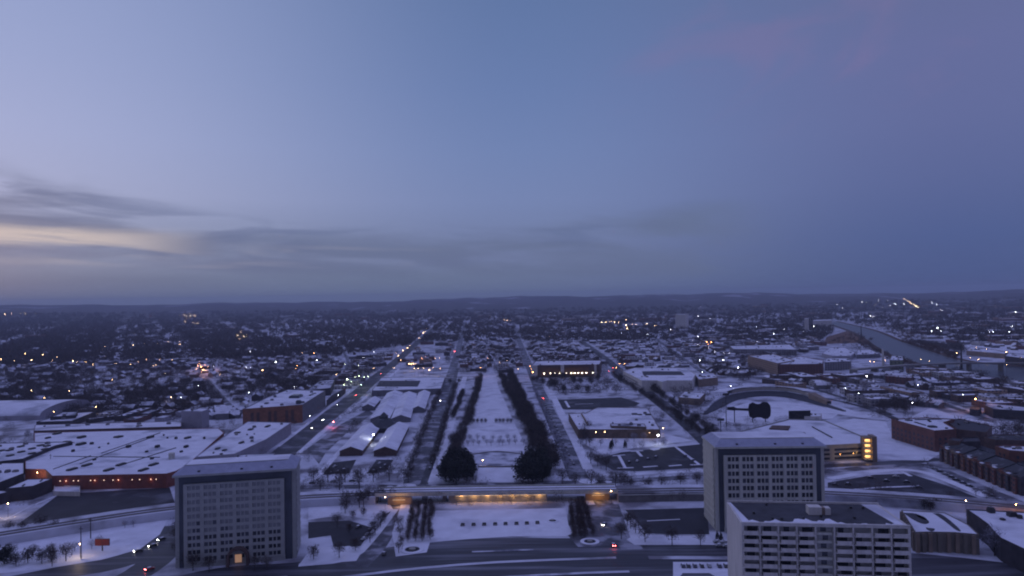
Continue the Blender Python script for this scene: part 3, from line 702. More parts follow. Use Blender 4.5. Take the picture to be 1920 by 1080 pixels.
fw, _ = block('factory_wing', 'snow-roofed factory wing at the frame edge dotted with rows of small vents', 'factory', [(-60, 868), (0, 866), (43, 861), (104, 836), (136, 829), (60, 830), (-60, 833)], 12.5, darkw, par=.5)
ventset(fw, 12.5, [(2, 846), (18, 845), (40, 848), (39, 838), (60, 842), (76, 836), (88, 837), (60, 851), (19, 855), (84, 843), (-8, 852)], (3.2, 5, 1.2), rz=R(-12))
block('penthouse', 'plain windowless off-white box rising behind the factory roof', 'building', [(340, 771), (378, 772), (392, 767), (360, 765)], 21, lilac, par=.3)
wg, P = block('warehouse', 'snow-roofed warehouse with a long lilac side wall facing the avenue', 'warehouse', [(366, 858), (440, 852), (500, 824), (546, 793), (465, 791), (424, 816)], 11, lilac, par=.5)
ventset(wg, 11, [(408, 842, 3, 5, 1.2), (421, 845, 3, 4, 1.2), (452, 831, 3, 5, 1.2), (470, 806, 4, 6, 1.3), (502, 800, 3, 9, 1.3), (445, 812, 5, 4, 1.2), (415, 852, 2, 2, 1)])
q = G(498, 840, 0); b = MB().box(-5, 5, -1, 5, -.2, 9.5); b.build('stair_tower', glass, wg, (q.x-wg.location.x, q.y-wg.location.y, 0))
block('low_shed', 'low snow-roofed shed just behind the left office tower roof', 'shed', [(374, 866), (510, 859), (516, 850), (385, 856)], 8, greyw, par=.4)
# barrel-roofed hall
def barrel(name, label, x1, x0, ya, yb, eave, rise, m):
    o = thing(name, label, 'hall', ((x0+x1)/2, (ya+yb)/2, 0)); cx, cy_ = (x0+x1)/2, (ya+yb)/2; n = 14; b = MB()
    arc = [((ya+yb)/2-(yb-ya)/2*math.cos(math.pi*i/n)-cy_, eave+rise*math.sin(math.pi*i/n)) for i in range(n+1)]
    for (a, z), (c, w) in zip(arc, arc[1:]): b.face([(x0-cx, a, z), (x1-cx, a, z), (x1-cx, c, w), (x0-cx, c, w)])
    b.build('roof', snow_roof, o)
    w = MB(); L = [(x0-cx, ya-cy_+.2), (x1-cx-.5, ya-cy_+.2), (x1-cx-.5, yb-cy_-.2), (x0-cx, yb-cy_-.2)]; w.prism(L, -.2, eave)
    w.face([(x1-cx-.5, a, z-.1) for a, z in arc]); w.build('wall', m, o); occupy([(x0, ya), (x1, ya), (x1, yb), (x0, yb)], 4)
    MB().box(x1-cx-.45, x1-cx, -6, 6, -.2, 5).build('door', darkw, o)
    return o
p = G(62, 788); q = G(147, 765)
barrel('barrel_roofed_hall', 'long hall with an arched snow-covered barrel roof on the far left', p.x+8, p.x-190, p.y, q.y+6, 5.5, 9.5, lilac)
block('low_building', 'low dark building with a raised roof lantern beside the barrel-roofed hall', 'building', [(68, 792), (135, 790), (180, 772), (120, 776)], 6, darkw)
block('roof_lantern_building', 'small flat dark-walled shop in front of the barrel-roofed hall gable', 'shop', [(94, 783), (142, 779), (146, 772), (118, 773)], 9, darkw, snow_thin)
for i, (rp, hh_, lb) in enumerate([([(-50, 925), (0, 905), (45, 888), (45, 868), (-50, 870)], 12, 'dark-walled block at the left frame edge below the factory wing'),
        ([(10, 917), (62, 912), (98, 898), (52, 899)], 9, 'dark building with a sloping white roof and two small wall lights'), ([(-50, 932), (0, 927), (20, 922), (-20, 918)], 7, 'low snow-roofed shed at the left frame edge with an amber lamp in front')]):
    block('workshop', lb, 'workshop', rp, hh_, darkw, par=.4)
# orange brick building and the blocks north of the factory
ob, P = block('brick_warehouse', 'orange brick warehouse with a long blue-grey side wall beside the left avenue', 'warehouse', [(455, 768), (567, 760), (610, 733), (540, 731), (503, 745)], 19, greyw, par=.8)
fr = [G(455, 768, 19), G(567, 760, 19)]; d = fr[1]-fr[0]; b = MB().box(0, d.length, -.35, -.02, -.2, 19.5); rz = math.atan2(d.y, d.x)
q = b.build('brick_front', brick3, ob, (fr[0].x-ob.location.x, fr[0].y-ob.location.y, 0)); q.rotation_euler[2] = rz
for k in range(10):
    if k in (1, 2, 4, 5, 7, 8):
        w = MB().box(0, 3.2, -.42, -.3, 2, 15).build('window', brick2, ob, (fr[0].x-ob.location.x+math.cos(rz)*(2+k*d.length/10.4), fr[0].y-ob.location.y+math.sin(rz)*(2+k*d.length/10.4), 0)); w.rotation_euler[2] = rz
ventset(ob, 19, [(555, 745, 12, 16, 3.2), (500, 757, 4, 5, 1.5), (560, 757, 5, 5, 4), (585, 740, 3, 20, 1)], m=curtain)
block('flat_shop', 'dark flat-topped building behind the orange brick warehouse', 'shop', [(574, 733), (620, 728), (628, 712), (600, 714)], 10, darkw, snow_thin)
block('flat_shop', 'narrow dark shop row along the left avenue past the brick warehouse', 'shop', [(612, 752), (640, 735), (648, 728), (622, 742)], 7, darkw, rooft)
# market
mk, P = block('market_hall', 'long snow-roofed hall with a dark inset roof strip behind the market sheds', 'market hall', [(697, 733), (827, 729), (835, 707), (715, 708)], 8, greyw, par=.5)
P4 = [G(x, y, 8.6) for x, y in ((706, 724), (783, 724), (788, 714), (712, 714))]; b = MB().prism([(p.x-mk.location.x, p.y-mk.location.y) for p in ccw(P4)], 8, 8.8); b.build('roof_deck', rooft, mk)
def gable(name, label, cat, A, B, w, eave, rise, wall, roof, over=.8, group=None):
    """gabled shed with its ridge from ground point A (near end) to B"""
    A, B = Vector(A), Vector(B); A.z = B.z = 0; d = (B-A); L = d.length; rz = math.atan2(d.y, d.x)
    o = thing(name, label, cat, A, rz, group); b = MB(); e = w/2
    b.prism([(0, -e), (L, -e), (L, e), (0, e)], -.2, eave)
    for x, s in ((0, 1), (L, -1)): b.face([(x, -e, eave), (x, e, eave), (x, 0, eave+rise)][::-s])
    b.build('wall', wall, o); r = MB(); k = rise/e*over
    for s in (1, -1):
        r.face([(-over, s*(e+over), eave-k+.05), (L+over, s*(e+over), eave-k+.05), (L+over, 0, eave+rise+.05), (-over, 0, eave+rise+.05)][::s])
        r.face([(-over, s*(e+over), eave-k-.3), (-over, s*(e+over), eave-k+.05), (-over, 0, eave+rise+.05), (-over, 0, eave+rise-.3)])
        r.face([(-over, s*(e+over), eave-k-.3), (L+over, s*(e+over), eave-k-.3), (L+over, s*(e+over), eave-k+.05), (-over, s*(e+over), eave-k+.05)])
    r.build('roof', roof, o); n = d.normalized(); m = Vector((-n.y, n.x, 0)); occupy([A+m*e, A-m*e, B-m*e, B+m*e], 3)
    return o
for a, b_, w, lb, wl_ in (((658, 855), (696, 808), 19, 'left one of the two gabled market sheds nearest the railway', brick2), ((722, 855), (749, 806), 19, 'right one of the two gabled market sheds nearest the railway', brick2),
        ((712, 793), (741, 742), 20, 'left gabled market shed behind the dark octagonal roof', greyw), ((752, 792), (767, 745), 20, 'right gabled market shed behind the dark octagonal roof', greyw), ((784, 774), (796, 742), 15, 'short narrow gabled shed at the right of the market', greyw), ((690, 770), (703, 755), 14, 'small gabled shed at the left edge of the market', greyw)):
    gable('market_shed', 'snow-roofed '+lb, 'market shed', G(*a), G(*b_), w, 5, 3.4, wl_, snow)
def octagon():
    c = G(720, 806); o = thing('market_rotunda', 'dark eight-sided pyramid roof in the middle of the market sheds', 'pavilion', c); b = MB(); r = MB(); k = 8
    pt = lambda R_, i: (R_*math.cos(2*math.pi*(i+.5)/k), R_*math.sin(2*math.pi*(i+.5)/k))
    b.prism([pt(17, i) for i in range(k)], -.2, 5); b.build('wall', darkw, o)
    for i in range(k):
        r.face([(*pt(19.5, i), 4.6), (*pt(19.5, i+1), 4.6), (*pt(5, i+1), 12), (*pt(5, i), 12)])
    r.build('roof', shingle, o); r = MB(); r.prism([pt(4.4, i) for i in range(k)], 11.8, 14)
    for i in range(k): r.face([(*pt(5, i), 14), (*pt(5, i+1), 14), (0, 0, 18.5)])
    r.build('lantern', shingle, o); occupy([(c.x+20*math.cos(t), c.y+20*math.sin(t)) for t in (0, 1, 2, 3, 4, 5)], 3)
octagon()

# ------------------------------------------------------------------ right of the long lawn
mu, P = block('museum', 'pale flat-roofed museum with a low brown lamp-lit front facing the lawn street', 'museum', [(1084, 806), (1238, 806), (1214, 765), (1120, 764), (1098, 775), (1066, 776)], 8, mat('brown_stone', (.13, .095, .075), var=.3, scale=.25), par=.5)
block('museum_wing', 'raised brownish front wing of the pale-roofed museum', 'museum', [(1146, 799), (1212, 801), (1208, 795), (1144, 795)], 10, MATS['brown_stone'], snow_thin, par=.4)
ventset(mu, 8, [(1190, 777, 6, 5, 1.2), (1200, 778, 4, 4, 1), (1215, 778, 6, 5, 1.2)])
p, q = G(1090, 776, 9), G(1102, 796, 9); d = q-p; MB().box(0, d.length, -.3, .3, 0, 2.4).build('parapet', tanw, mu, (p.x-mu.location.x, p.y-mu.location.y, 8)).rotation_euler[2] = math.atan2(d.y, d.x)
sch, P = block('office_block', 'long brown office block with a row of small white lights along its front', 'office building', [(996, 686), (1124, 684), (1128, 676), (1005, 677)], 20, brick2, par=1)
a, c = G(996, 686, 20), G(1124, 684, 20); d = c-a; rz = math.atan2(d.y, d.x); L = d.length
for u0, u1, m in ((.13, .43, rust), (.49, .84, rust), (0, .09, pale2), (.43, .48, pale2), (.92, .955, pale2)):
    w = MB().box(u0*L, u1*L, -.5 if m is rust else -1, -.05, 2 if m is rust else -.2, 17 if m is rust else 21).build('window' if m is rust else 'pilaster', m, sch, (a.x-sch.location.x, a.y-sch.location.y, 0)); w.rotation_euler[2] = rz
lm2 = MB().box(-.8, .8, -.5, 0, -.5, .5).mesh('wall_lamp', glow('row_lamp_glow', (1, .88, .70), 14))
for x in (1020, 1032, 1040, 1049, 1061, 1071, 1077, 1084, 1091, 1099, 1111):
    u = (x-996)/128*L; link('wall_lamp', lm2, sch, (a.x-sch.location.x+math.cos(rz)*u, a.y-sch.location.y+math.sin(rz)*u-1.2, 7))
fc_pale = facade('pale_block_facade', (.40, .39, .40), bay=5, storey=3.6, wu=(.3, .7), wv=(.25, .75)); fc_pale2 = facade('grey_block_facade', (.22, .21, .23), bay=5, storey=3.6)
fc_tan = facade('tan_block_facade', (.28, .20, .15), bay=5, storey=3.6); fc_brick = facade('brick_block_facade', (.15, .07, .06), bay=4.5, storey=3.5); fc_brown = facade('brown_block_facade', (.10, .07, .065), bay=4.5, storey=3.6)
ap, P = block('apartment_court', 'pale four-storey court of flats with a snowy roof round a sunken yard', 'apartment building', [(1168, 696), (1203, 714), (1232, 714), (1242, 717), (1250, 714), (1298, 714), (1304, 702), (1286, 690), (1190, 690)], 15, pale2, par=.6)
windows(ap, P, 15, bay=5, storey=3.6, w=2.2, hgt=2.2, limit=70, seed=2)
P4 = [G(x, y, 15.3) for x, y in ((1206, 703), (1284, 703), (1276, 696), (1204, 696))]; MB().prism([(p.x-ap.location.x, p.y-ap.location.y) for p in ccw(P4)], 14, 15.25).build('yard', rooft, ap)
block('brown_building', 'brown flat-roofed building at the right end of the pale court of flats', 'building', [(1310, 712), (1346, 708), (1338, 700), (1300, 699)], 11, tanw, par=.5)
block('snowy_shed', 'cream low-roofed shed at the left end of the ball park stand', 'shed', [(1272, 745), (1312, 748), (1322, 738), (1284, 734)], 8, tanw, par=.3)
# ball park stand: a section swept along the curve
def stand():
    base = smooth([G(x, y) for x, y in ((1318, 778), (1334, 762), (1362, 748), (1402, 741), (1450, 740), (1500, 745), (1538, 757), (1586, 772))], 2)
    o = thing('baseball_stand', 'curved ball park grandstand with a snowy canopy behind home plate', 'grandstand', (0, 0, 0)); ins = offset_line(base, 2, 2)
    def tp(i): u = i/(len(base)-1); return .22+.78*float(sm(u/.22))*float(sm((1-u)/.34))
    def sweep(name, sec, m, i0=0, i1=None):
        b = MB(); P = base[i0:i1]
        rows = [offset_line(P, abs(2*s), abs(2*s))[1 if s > 0 else 0] if s else P for s, z in sec]
        for k in range(len(sec)-1):
            for i in range(len(P)-1):
                f = lambda r, i, z: (P[i].x+(rows[r][i].x-P[i].x)*tp(i+i0), P[i].y+(rows[r][i].y-P[i].y)*tp(i+i0), z*tp(i+i0))
                b.face([f(k, i, sec[k][1]), f(k, i+1, sec[k][1]), f(k+1, i+1, sec[k+1][1]), f(k+1, i, sec[k+1][1])])
        return b.build(name, m, o)
    n = len(base)
    sweep('outer_wall', [(0, -.2), (0, 7.4)], darkw); sweep('seating', [(0, 6.0), (3, 5.8), (13, 1.2), (13, -.2)], facade('seating_rows', (.06, .064, .08), bay=9, storey=50, wu=(.1, .9), wv=(0, .001)))
    sweep('concourse', [(0, 6.0), (0, 7.4), (3.4, 7.4), (3.4, 5.7)], snow_thin)
    sweep('canopy', [(-14, 10.6), (5, 12.6), (5, 12.0), (-14, 10.0), (-14, 10.6)], snow, n//4, 3*n//4); sweep('press_box', [(-3, 6), (-3, 10.2), (3.5, 10.5), (3.5, 7)], mat('press_box_siding', (.36, .33, .30), var=.15, scale=.2), n//3, 4*n//5)
    sweep('end_stand', [(-5, 0), (-5, 13.5), (6, 13.5), (6, 0)], tanw, 3*n//4, n-4)
    b = MB()
    for i in range(n//4, 3*n//4, 2): b.tube(base[i]+Vector((0, 0, 0)), base[i]+Vector((0, 0, 11)), .3)
    b.build('canopy_post', steel, o); occupy([*[p+Vector((0, 10, 0)) for p in base], *[p+Vector((0, -30, 0)) for p in reversed(base)]])
stand()
def guitar():
    p = G(1424, 792); o = thing('scoreboard', 'giant dark guitar-shaped scoreboard seen from behind beyond the outfield', 'scoreboard', p); s = p.y/1300*1.0
    hz_ = lambda y: CAMZ-(y-hz(1424))*s; cx = 1424
    top = [(1404, 766), (1406, 757), (1413, 754), (1420, 757), (1426, 757), (1432, 753), (1440, 754), (1445, 760), (1446, 770), (1445, 779), (1440, 785), (1433, 785), (1427, 782), (1420, 782), (1412, 784), (1406, 780)]
    b = MB(); A = [((x-cx)*s, 0, hz_(y)) for x, y in top]; B = [(a, 1.6, c) for a, _, c in A]; n = len(A)
    for i in range(n): b.face([A[i], B[i], B[(i+1) % n], A[(i+1) % n]])
    b.face(list(reversed(A))); b.face(B); b.build('guitar_body', black, o)
    nk = [(1404, 765), (1382, 764), (1377, 761.5), (1365, 762), (1364, 767), (1377, 768.5), (1382, 768), (1404, 769.5)]
    b = MB(); A = [((x-cx)*s, .2, hz_(y)) for x, y in nk]; B = [(a, 1.3, c) for a, _, c in A]; n = len(A)
    for i in range(n): b.face([A[i], A[(i+1) % n], B[(i+1) % n], B[i]])
    b.face(A); b.face(list(reversed(B))); b.build('guitar_neck', black, o)
    for x in (1378, 1412, 1436): MB().tube(((x-cx)*s, .8, -.2), ((x-cx)*s, .8, hz_(768)), .5).build('post', steel, o)
guitar()
p = G(1500, 790); s = p.y/1300; o = thing('scoreboard', 'plain dark rectangular board beyond the outfield right of the guitar board', 'scoreboard', p)
MB().box(-20*s, 20*s, 0, 1.5, 2, 11).build('panel', black, o); [MB().tube((x*s, .7, -.2), (x*s, .7, 2), .4).build('post', steel, o) for x in (-16, 0, 16)]
block('outfield_bar', 'small pale round-topped bar beside the rectangular scoreboard', 'pavilion', [(1508, 781), (1538, 781), (1541, 776), (1514, 775)], 5, pale2, par=.3)
def lightpole(px, py, h, lb, lit=False):
    p = G(px, py); o = thing('floodlight_mast', lb, 'floodlight', p); MB().tube((0, 0, -.2), (0, 0, h), .45, .25).build('mast', steel, o); MB().box(-3.2, 3.2, -.3, .3, h-2.4, h-.2).build('lamp_bank', steel if not lit else L_white, o)
lightpole(1362, 800, 34, 'tall unlit floodlight mast at the left end of the ball park'); lightpole(1352, 825, 20, 'shorter unlit floodlight mast just behind the right office tower')
# parking garage with its lit stair corner
ga, P = block('parking_garage', 'snow-topped parking garage with open decks and a lit stair corner', 'garage', [(1380, 812), (1500, 838), (1560, 836), (1622, 833), (1640, 829), (1545, 789), (1480, 787)], 12, concrete, par=.9)
for k in range(len(P)):
    a, b_ = Vector((*P[k], 0)), Vector((*P[(k+1) % len(P)], 0)); d = b_-a
    if (d.y*(-1)*0+d.x) > 15 and a.y < 0:
        for z in (1.2, 4.6, 8.0):
            w = MB().box(2, d.length-2, -.12, .0, 0, 1.7).build('deck_opening', glass, ga, (a.x, a.y, z)); w.rotation_euler[2] = math.atan2(d.y, d.x)
P4 = [G(x, y, 13.1) for x, y in ((1442, 803), (1478, 805), (1482, 798), (1448, 797))]; MB().prism([(p.x-ga.location.x, p.y-ga.location.y) for p in ccw(P4)], 12, 13).build('ramp_opening', brick2, ga)
P4 = [G(x, y, 13.1) for x, y in ((1490, 818), (1520, 820), (1508, 810), (1484, 811))]; MB().prism([(p.x-ga.location.x, p.y-ga.location.y) for p in ccw(P4)], 12, 13).build('ramp_opening', rooft, ga)
p, q = G(1523, 800, 12.6), G(1560, 820, 12.6); MB().tube(p-ga.location, q-ga.location, .5).build('ramp_wall', steel, ga)
g = G(1633, 866); st = thing('stair_tower', 'narrow stair tower of the parking garage with four amber lit landings', 'tower', g, R(-8)); wd = 9.0
MB().box(-wd/2, wd/2-3.4, 4, 9, -.2, 19).box(wd/2-3.4, wd/2, -1, 9, -.2, 20).box(-wd/2, wd/2-3.4, -1, 4, 18.4, 19).build('wall', tanw, st)
for z in (2.6, 6.9, 11.2, 15.2):
    MB().box(-wd/2+1.4, wd/2-3.9, 2.6, 3.4, z+.2, z+1.9).build('lit_window', L_amber, st); MB().box(-wd/2, wd/2-3.4, -1, 4, z-1.3, z-.5).build('landing', concrete, st); point(st, 200, (1, .58, .2), (-2, 1.0, z+1.6))
for x, y in ((1600, 850), (1575, 852)):
    q = G(x, y, 6); o = thing('wall_lantern', 'dim amber wall lantern on the parking garage front', 'lamp', q, 0, 'amber lanterns on the garage front'); MB().box(-.3, .3, -.3, .3, -.4, .3).build('lit_glass', L_win, o); MB().box(-.4, .4, -.4, .4, .3, .5).build('cap', steel, o); point(o, 300, (1, .6, .2), (0, -1.5, 0))
# brick flats and the town-house row on the right
rb, P = block('brick_flats', 'long four-storey red brick block of flats with a snowy roof, beside the white field', 'apartment building', [(1671, 787), (1752, 809), (1793, 806), (1770, 793), (1790, 787), (1735, 784)], 17, brick, par=.8)
windows(rb, P, 17, bay=5.5, storey=3.9, w=2.2, hgt=2.0, limit=60, seed=5, m=glass_m)
ventset(rb, 17, [(1748, 801, 6, 5, 1.4), (1725, 795, 1.5, 16, .8), (1740, 787, 24, 1.5, .8)])
block('brick_flats', 'dark-roofed brick block behind the long red brick flats', 'apartment building', [(1795, 806), (1850, 812), (1860, 800), (1800, 786), (1775, 790)], 15, brick2, rooft)
block('tower_house', 'brown brick tower house at the head of the town-house row', 'house', [(1778, 826), (1799, 829), (1806, 824), (1786, 821)], 17, brick2, rooft)
block('tower_house', 'dark flat-topped house wedged behind the brown tower house', 'house', [(1800, 830), (1838, 829), (1834, 821), (1806, 822)], 16, darkw, rooft)
rf, P = block('brick_flats', 'tall reddish brick block of flats at the right frame edge with a snowy flat roof', 'apartment building', [(1866, 838), (1892, 846), (1940, 850), (1960, 838), (1880, 836)], 18, brick, par=.8)
windows(rf, P, 18, bay=4.5, storey=3.9, w=1.6, hgt=2.0, limit=40, seed=8, m=glass_m)
block('brick_flats', 'brown brick flats between the dark tower house and the right frame edge', 'apartment building', [(1845, 822), (1866, 826), (1940, 828), (1940, 816), (1860, 816)], 15, brick2, rooft)
def rowhouses():
    A, B = G(1764, 864), G(1915, 930); n = 13; d = (B-A)/n; L = d.length; rz = math.atan2(d.y, d.x); rr = random.Random(9)
    dep = 22; occupy([A, B, B+Vector((28, 20, 0)), A+Vector((28, 20, 0))], 4)
    hues = [brick, brick2, tanw, brick, brick2, brick3, brick, brick2, brick, brick2, brick, brick2, darkw]
    order = ['first', 'second', 'third', 'fourth', 'fifth', 'sixth', 'seventh', 'eighth', 'ninth', 'tenth', 'eleventh', 'twelfth', 'last']
    for i in range(n):
        p = A+d*i; o = thing('town_house', '%s town house of the dark-roofed brick terrace, counting from the white field' % order[i], 'town house', p, rz, 'terrace of brick town houses'); h = 11+rr.random()*1.2; b = MB()
        b.box(.05, L-.05, 0, dep, -.2, h); b.build('wall', hues[i], o)
        MB().box(L*.12, L*.52, -1.4, -.02, -.2, h-1.5).build('bay_window', hues[(i+1) % n], o)
        r = MB(); r.face([(0, -.3, h), (L, -.3, h), (L, dep*.5, h+4.4), (0, dep*.5, h+4.4)]); r.face([(0, dep+.3, h), (0, dep*.5, h+4.4), (L, dep*.5, h+4.4), (L, dep+.3, h)]); r.face([(.06, 0, h), (.06, dep*.5, h+4.35), (.06, dep, h)]); r.face([(L-.06, 0, h), (L-.06, dep, h), (L-.06, dep*.5, h+4.35)]); r.build('roof', shingle, o)
        MB().box(-.2, .45, -.3, dep*.5, h+.5, h+1.4).build('party_parapet', snow if i % 4 == 1 else hues[i], o)
        MB().box(L*.1, L*.55, -.8, 2.0, h-.2, h+.5).build('dormer', snow if i % 2 else hues[i], o)
        for z in (1.6, 5, 8.2):
            MB().box(L*.62, L*.84, -.08, 0, z, z+1.7).build('window', glass_m, o)
            MB().box(L*.2, L*.44, -1.46, -1.38, z, z+1.5).build('window', glass_m, o)
rowhouses()
gable('terrace_back_row', 'rear dark-roofed terrace with a snowy eave running behind the town houses', 'terrace', G(1800, 862)+Vector((10, 0, 0)), G(1950, 915)+Vector((10, 0, 0)), 12, 9, 4, brick2, shingle)
block('depot', 'long dark low depot with a snowy roof near the far right highway', 'depot', [(1862, 768), (1930, 772), (1930, 764), (1850, 756), (1845, 760)], 9, darkw, snow_thin)
block('depot', 'small dark shed in the snow left of the long depot', 'shed', [(1818, 768), (1836, 770), (1840, 764), (1822, 763)], 6, darkw, rooft)
# theatre with snow-streaked roof, and the round-cornered hall at the bottom right
th, P = block('theatre', 'tan concrete hall with vertical ribs and a roof of half-melted snow patches', 'theatre', [(1716, 999), (1738, 998), (1790, 999), (1836, 1003), (1815, 984), (1772, 962), (1690, 957)], 10, mat('dim_tan_concrete', (.16, .14, .12), var=.15, scale=.3), snow, par=.3)
for PP in ([(1692, 960), (1718, 961), (1745, 978), (1736, 984), (1714, 975)], [(1748, 961), (1768, 963), (1806, 996), (1796, 997), (1770, 976)], [(1736, 988), (1752, 990), (1748, 996), (1740, 994)], [(1716, 964), (1730, 967), (1738, 974), (1726, 972)]):
    PP = smooth([G(x, y, 10.1)+Vector((random.uniform(-.6, .6), random.uniform(-1.5, 1.5), 0)) for x, y in PP]+[G(*PP[0], 10.1)], 2); b = MB(); b.face([(p.x-th.location.x, p.y-th.location.y, 10.06) for p in ccw(PP[:-1])]); b.build('bare_roof_patch', rooft, ROOF[th.name])
cx = Vector(th.location)
for k in range(len(P)):
    a, b_ = Vector((*P[k], 0)), Vector((*P[(k+1) % len(P)], 0)); d = b_-a; nn = Vector((d.y, -d.x, 0)).normalized()
    if nn.dot(-cx-(a+b_)/2) > 0:
        for i in range(int(d.length/4.5)+1):
            q = MB().box(-.9, .9, -.9, .0, -.2, 9.6).build('rib', MATS['dim_tan_concrete'] if i % 2 else tanw, th, a+d*(i+.3)/(int(d.length/4.5)+1)); q.rotation_euler[2] = math.atan2(d.y, d.x)
au, P = block('auditorium', 'big hall with a broad white round-cornered roof at the right frame edge', 'hall', [(1812, 956), (1833, 970), (1852, 984), (1866, 1001), (1876, 1010), (1895, 1019), (1918, 1030), (1950, 1038), (2010, 1042), (2060, 1020), (2030, 978), (1930, 962)], 11, darkw, snow, par=.5)
ventset(au, 11, [(1858, 961, 3, 3, 3), (1897, 968, 4, 3, 2.5), (1912, 972, 2, 2, 2), (1880, 975, 2, 2, 1)])
for x, y in ((1896, 1036), (1914, 1044)):
    q = G(x, y, 4.5); o = thing('canopy_lamp', 'greenish lamp under the edge of the round-cornered hall', 'lamp', q, 0, 'lamps under the round-cornered hall'); MB().box(-1.2, 1.2, -.3, .3, -.2, .2).build('lit_tube', glow('canopy_tube', (1, .95, .6), 5), o); MB().box(-1.3, 1.3, -.4, .4, .2, .35).build('fitting', steel, o); point(o, 800, (.95, 1, .55), (0, -1, -.6))
# far landmarks
for name, lb, cat, rp, h_, w_ in (
    ('residential_tower', 'pale lone high-rise standing far off right of centre', 'tower block', [(1266, 590), (1286, 590), (1291, 589), (1272, 589)], 60, pale2),
    ('silo_block', 'wide tall pale silo block at the near end of the river', 'silo', [(1524, 602), (1558, 601), (1560, 599), (1526, 600)], 30, pale2), ('silo_tower', 'slim pale silo tower left of the wide silo block', 'silo', [(1508, 598), (1515, 598), (1516, 597), (1509, 597)], 48, pale2),
    ('apartment_building', 'long low white-roofed block of flats behind the tan corner block', 'apartment building', [(1375, 655), (1494, 656), (1480, 646), (1368, 649)], 12, fc_pale2),
    ('apartment_building', 'tan corner block of flats with a snowy roof left of the dark brick wing', 'apartment building', [(1402, 668), (1432, 675), (1458, 682), (1490, 676), (1450, 664)], 20, fc_tan),
    ('apartment_building', 'reddish-grey wing of flats joined to the tan corner block', 'apartment building', [(1460, 684), (1542, 683), (1544, 676), (1500, 668), (1480, 673)], 19, fc_brick),
    ('apartment_building', 'purple-grey flats with a flat roof right of the reddish wing', 'apartment building', [(1546, 680), (1596, 678), (1592, 672), (1550, 672)], 14, fc_pale2),
    ('domed_warehouse', 'wide round-edged snow roof beside the orange river bank', 'warehouse', [(1541, 663), (1560, 668), (1594, 668), (1604, 662), (1585, 652), (1556, 652)], 8, lilac),
    ('warehouse', 'white-roofed warehouse right of the wide round-edged roof', 'warehouse', [(1606, 666), (1650, 664), (1630, 655), (1608, 656)], 7, greyw),
    ('plant', 'greenish riverside plant with a thin white stack by the bridge end', 'plant', [(1668, 676), (1694, 676), (1692, 668), (1672, 667)], 18, facade('green_plant', (.17, .19, .13), bay=6, storey=4)),
    ('warehouse', 'very long white-roofed riverside warehouse facing the bridge', 'warehouse', [(1812, 658), (1884, 664), (1890, 660), (1820, 650)], 9, tanw),
    ('warehouse', 'dark-walled riverside works at the right frame edge', 'warehouse', [(1884, 668), (1950, 676), (1950, 668), (1890, 662)], 14, darkw)):
    o, P = block(name, lb, cat, rp, h_, w_, par=.8)
    if name == 'plant': MB().tube((-22, 4, 0), (-22, 4, 34), 2.2, 1.6, 8).build('stack', pale2, o)
sheet('dirt_bank', [(1545, 645), (1640, 642), (1652, 634), (1625, 622), (1590, 620), (1550, 632)], rust, z=.25)
br = thing('road_bridge', 'long level road bridge on tall piers crossing the river at the right', 'bridge', (0, 0, 0))
BP = [G(x, y, 14) for x, y in ((1600, 692), (1700, 684), (1800, 680), (1980, 680))]
for p in BP: p.z = 0
ribbon('deck', BP, -8, 8, 12.5, 14, concrete, None, br); ribbon('parapet', BP, -8.3, -7.9, 12.5, 15.1, concrete_d, None, br)
for p, d in arclen(BP, 48):
    q = MB().box(-1.6, 1.6, -6, 6, -.3, 12.5).build('pier', concrete_d, br, p); q.rotation_euler[2] = math.atan2(d.y, d.x)
for x, y, h_ in ((1803, 692, 42), (1615, 634, 36)):
    o = thing('pylon', ('tall dark pylon beside the road bridge' if x > 1700 else 'tall dark pylon on the orange river bank'), 'pylon', G(x, y)); MB().tube((0, 0, -.2), (0, 0, h_), 2.0, .9).build('mast', steel, o); MB().box(-3, 3, -.4, .4, h_-4, h_-3.2).build('cross_arm', steel, o)
# ------------------------------------------------------------------ trees
def crown_mesh(name, n, rx, rz, zc, size, slim, m, shape='egg', seed=0):
    """n small twig or leaf faces through the volume of a crown"""
    g = np.random.default_rng(seed); u = g.normal(size=(n, 3)); u /= np.linalg.norm(u, axis=1)[:, None]; r = g.random(n)**(.42)
    clump = 1+.22*np.sin(u[:, 0]*5+seed)+.18*np.sin(u[:, 2]*7+u[:, 1]*4+seed*2); p = u*(r*clump)[:, None]
    p[:, 0] *= rx; p[:, 1] *= rx; p[:, 2] *= rz
    if shape == 'cone': k = np.clip(1-(p[:, 2]+rz)/(2*rz), .08, 1)**.8; p[:, 0] *= k*1.3; p[:, 1] *= k*1.3
    p[:, 2] += zc
    d = g.normal(size=(n, 3)); d[:, 2] += (.9 if slim < .4 else 0); d += u*(.8 if slim < .4 else 0); d /= np.linalg.norm(d, axis=1)[:, None]
    e = np.cross(d, g.normal(size=(n, 3))); e /= np.linalg.norm(e, axis=1)[:, None]; s = size*(.6+.8*g.random((n, 1)))
    v = np.stack([p-e*s*slim*.5, p+e*s*slim*.5, p+d*s], 1).reshape(-1, 3)
    me = bpy.data.meshes.new(name); me.from_pydata(v.tolist(), [], np.arange(3*n).reshape(-1, 3).tolist()); me.materials.append(m); me.update(); return me
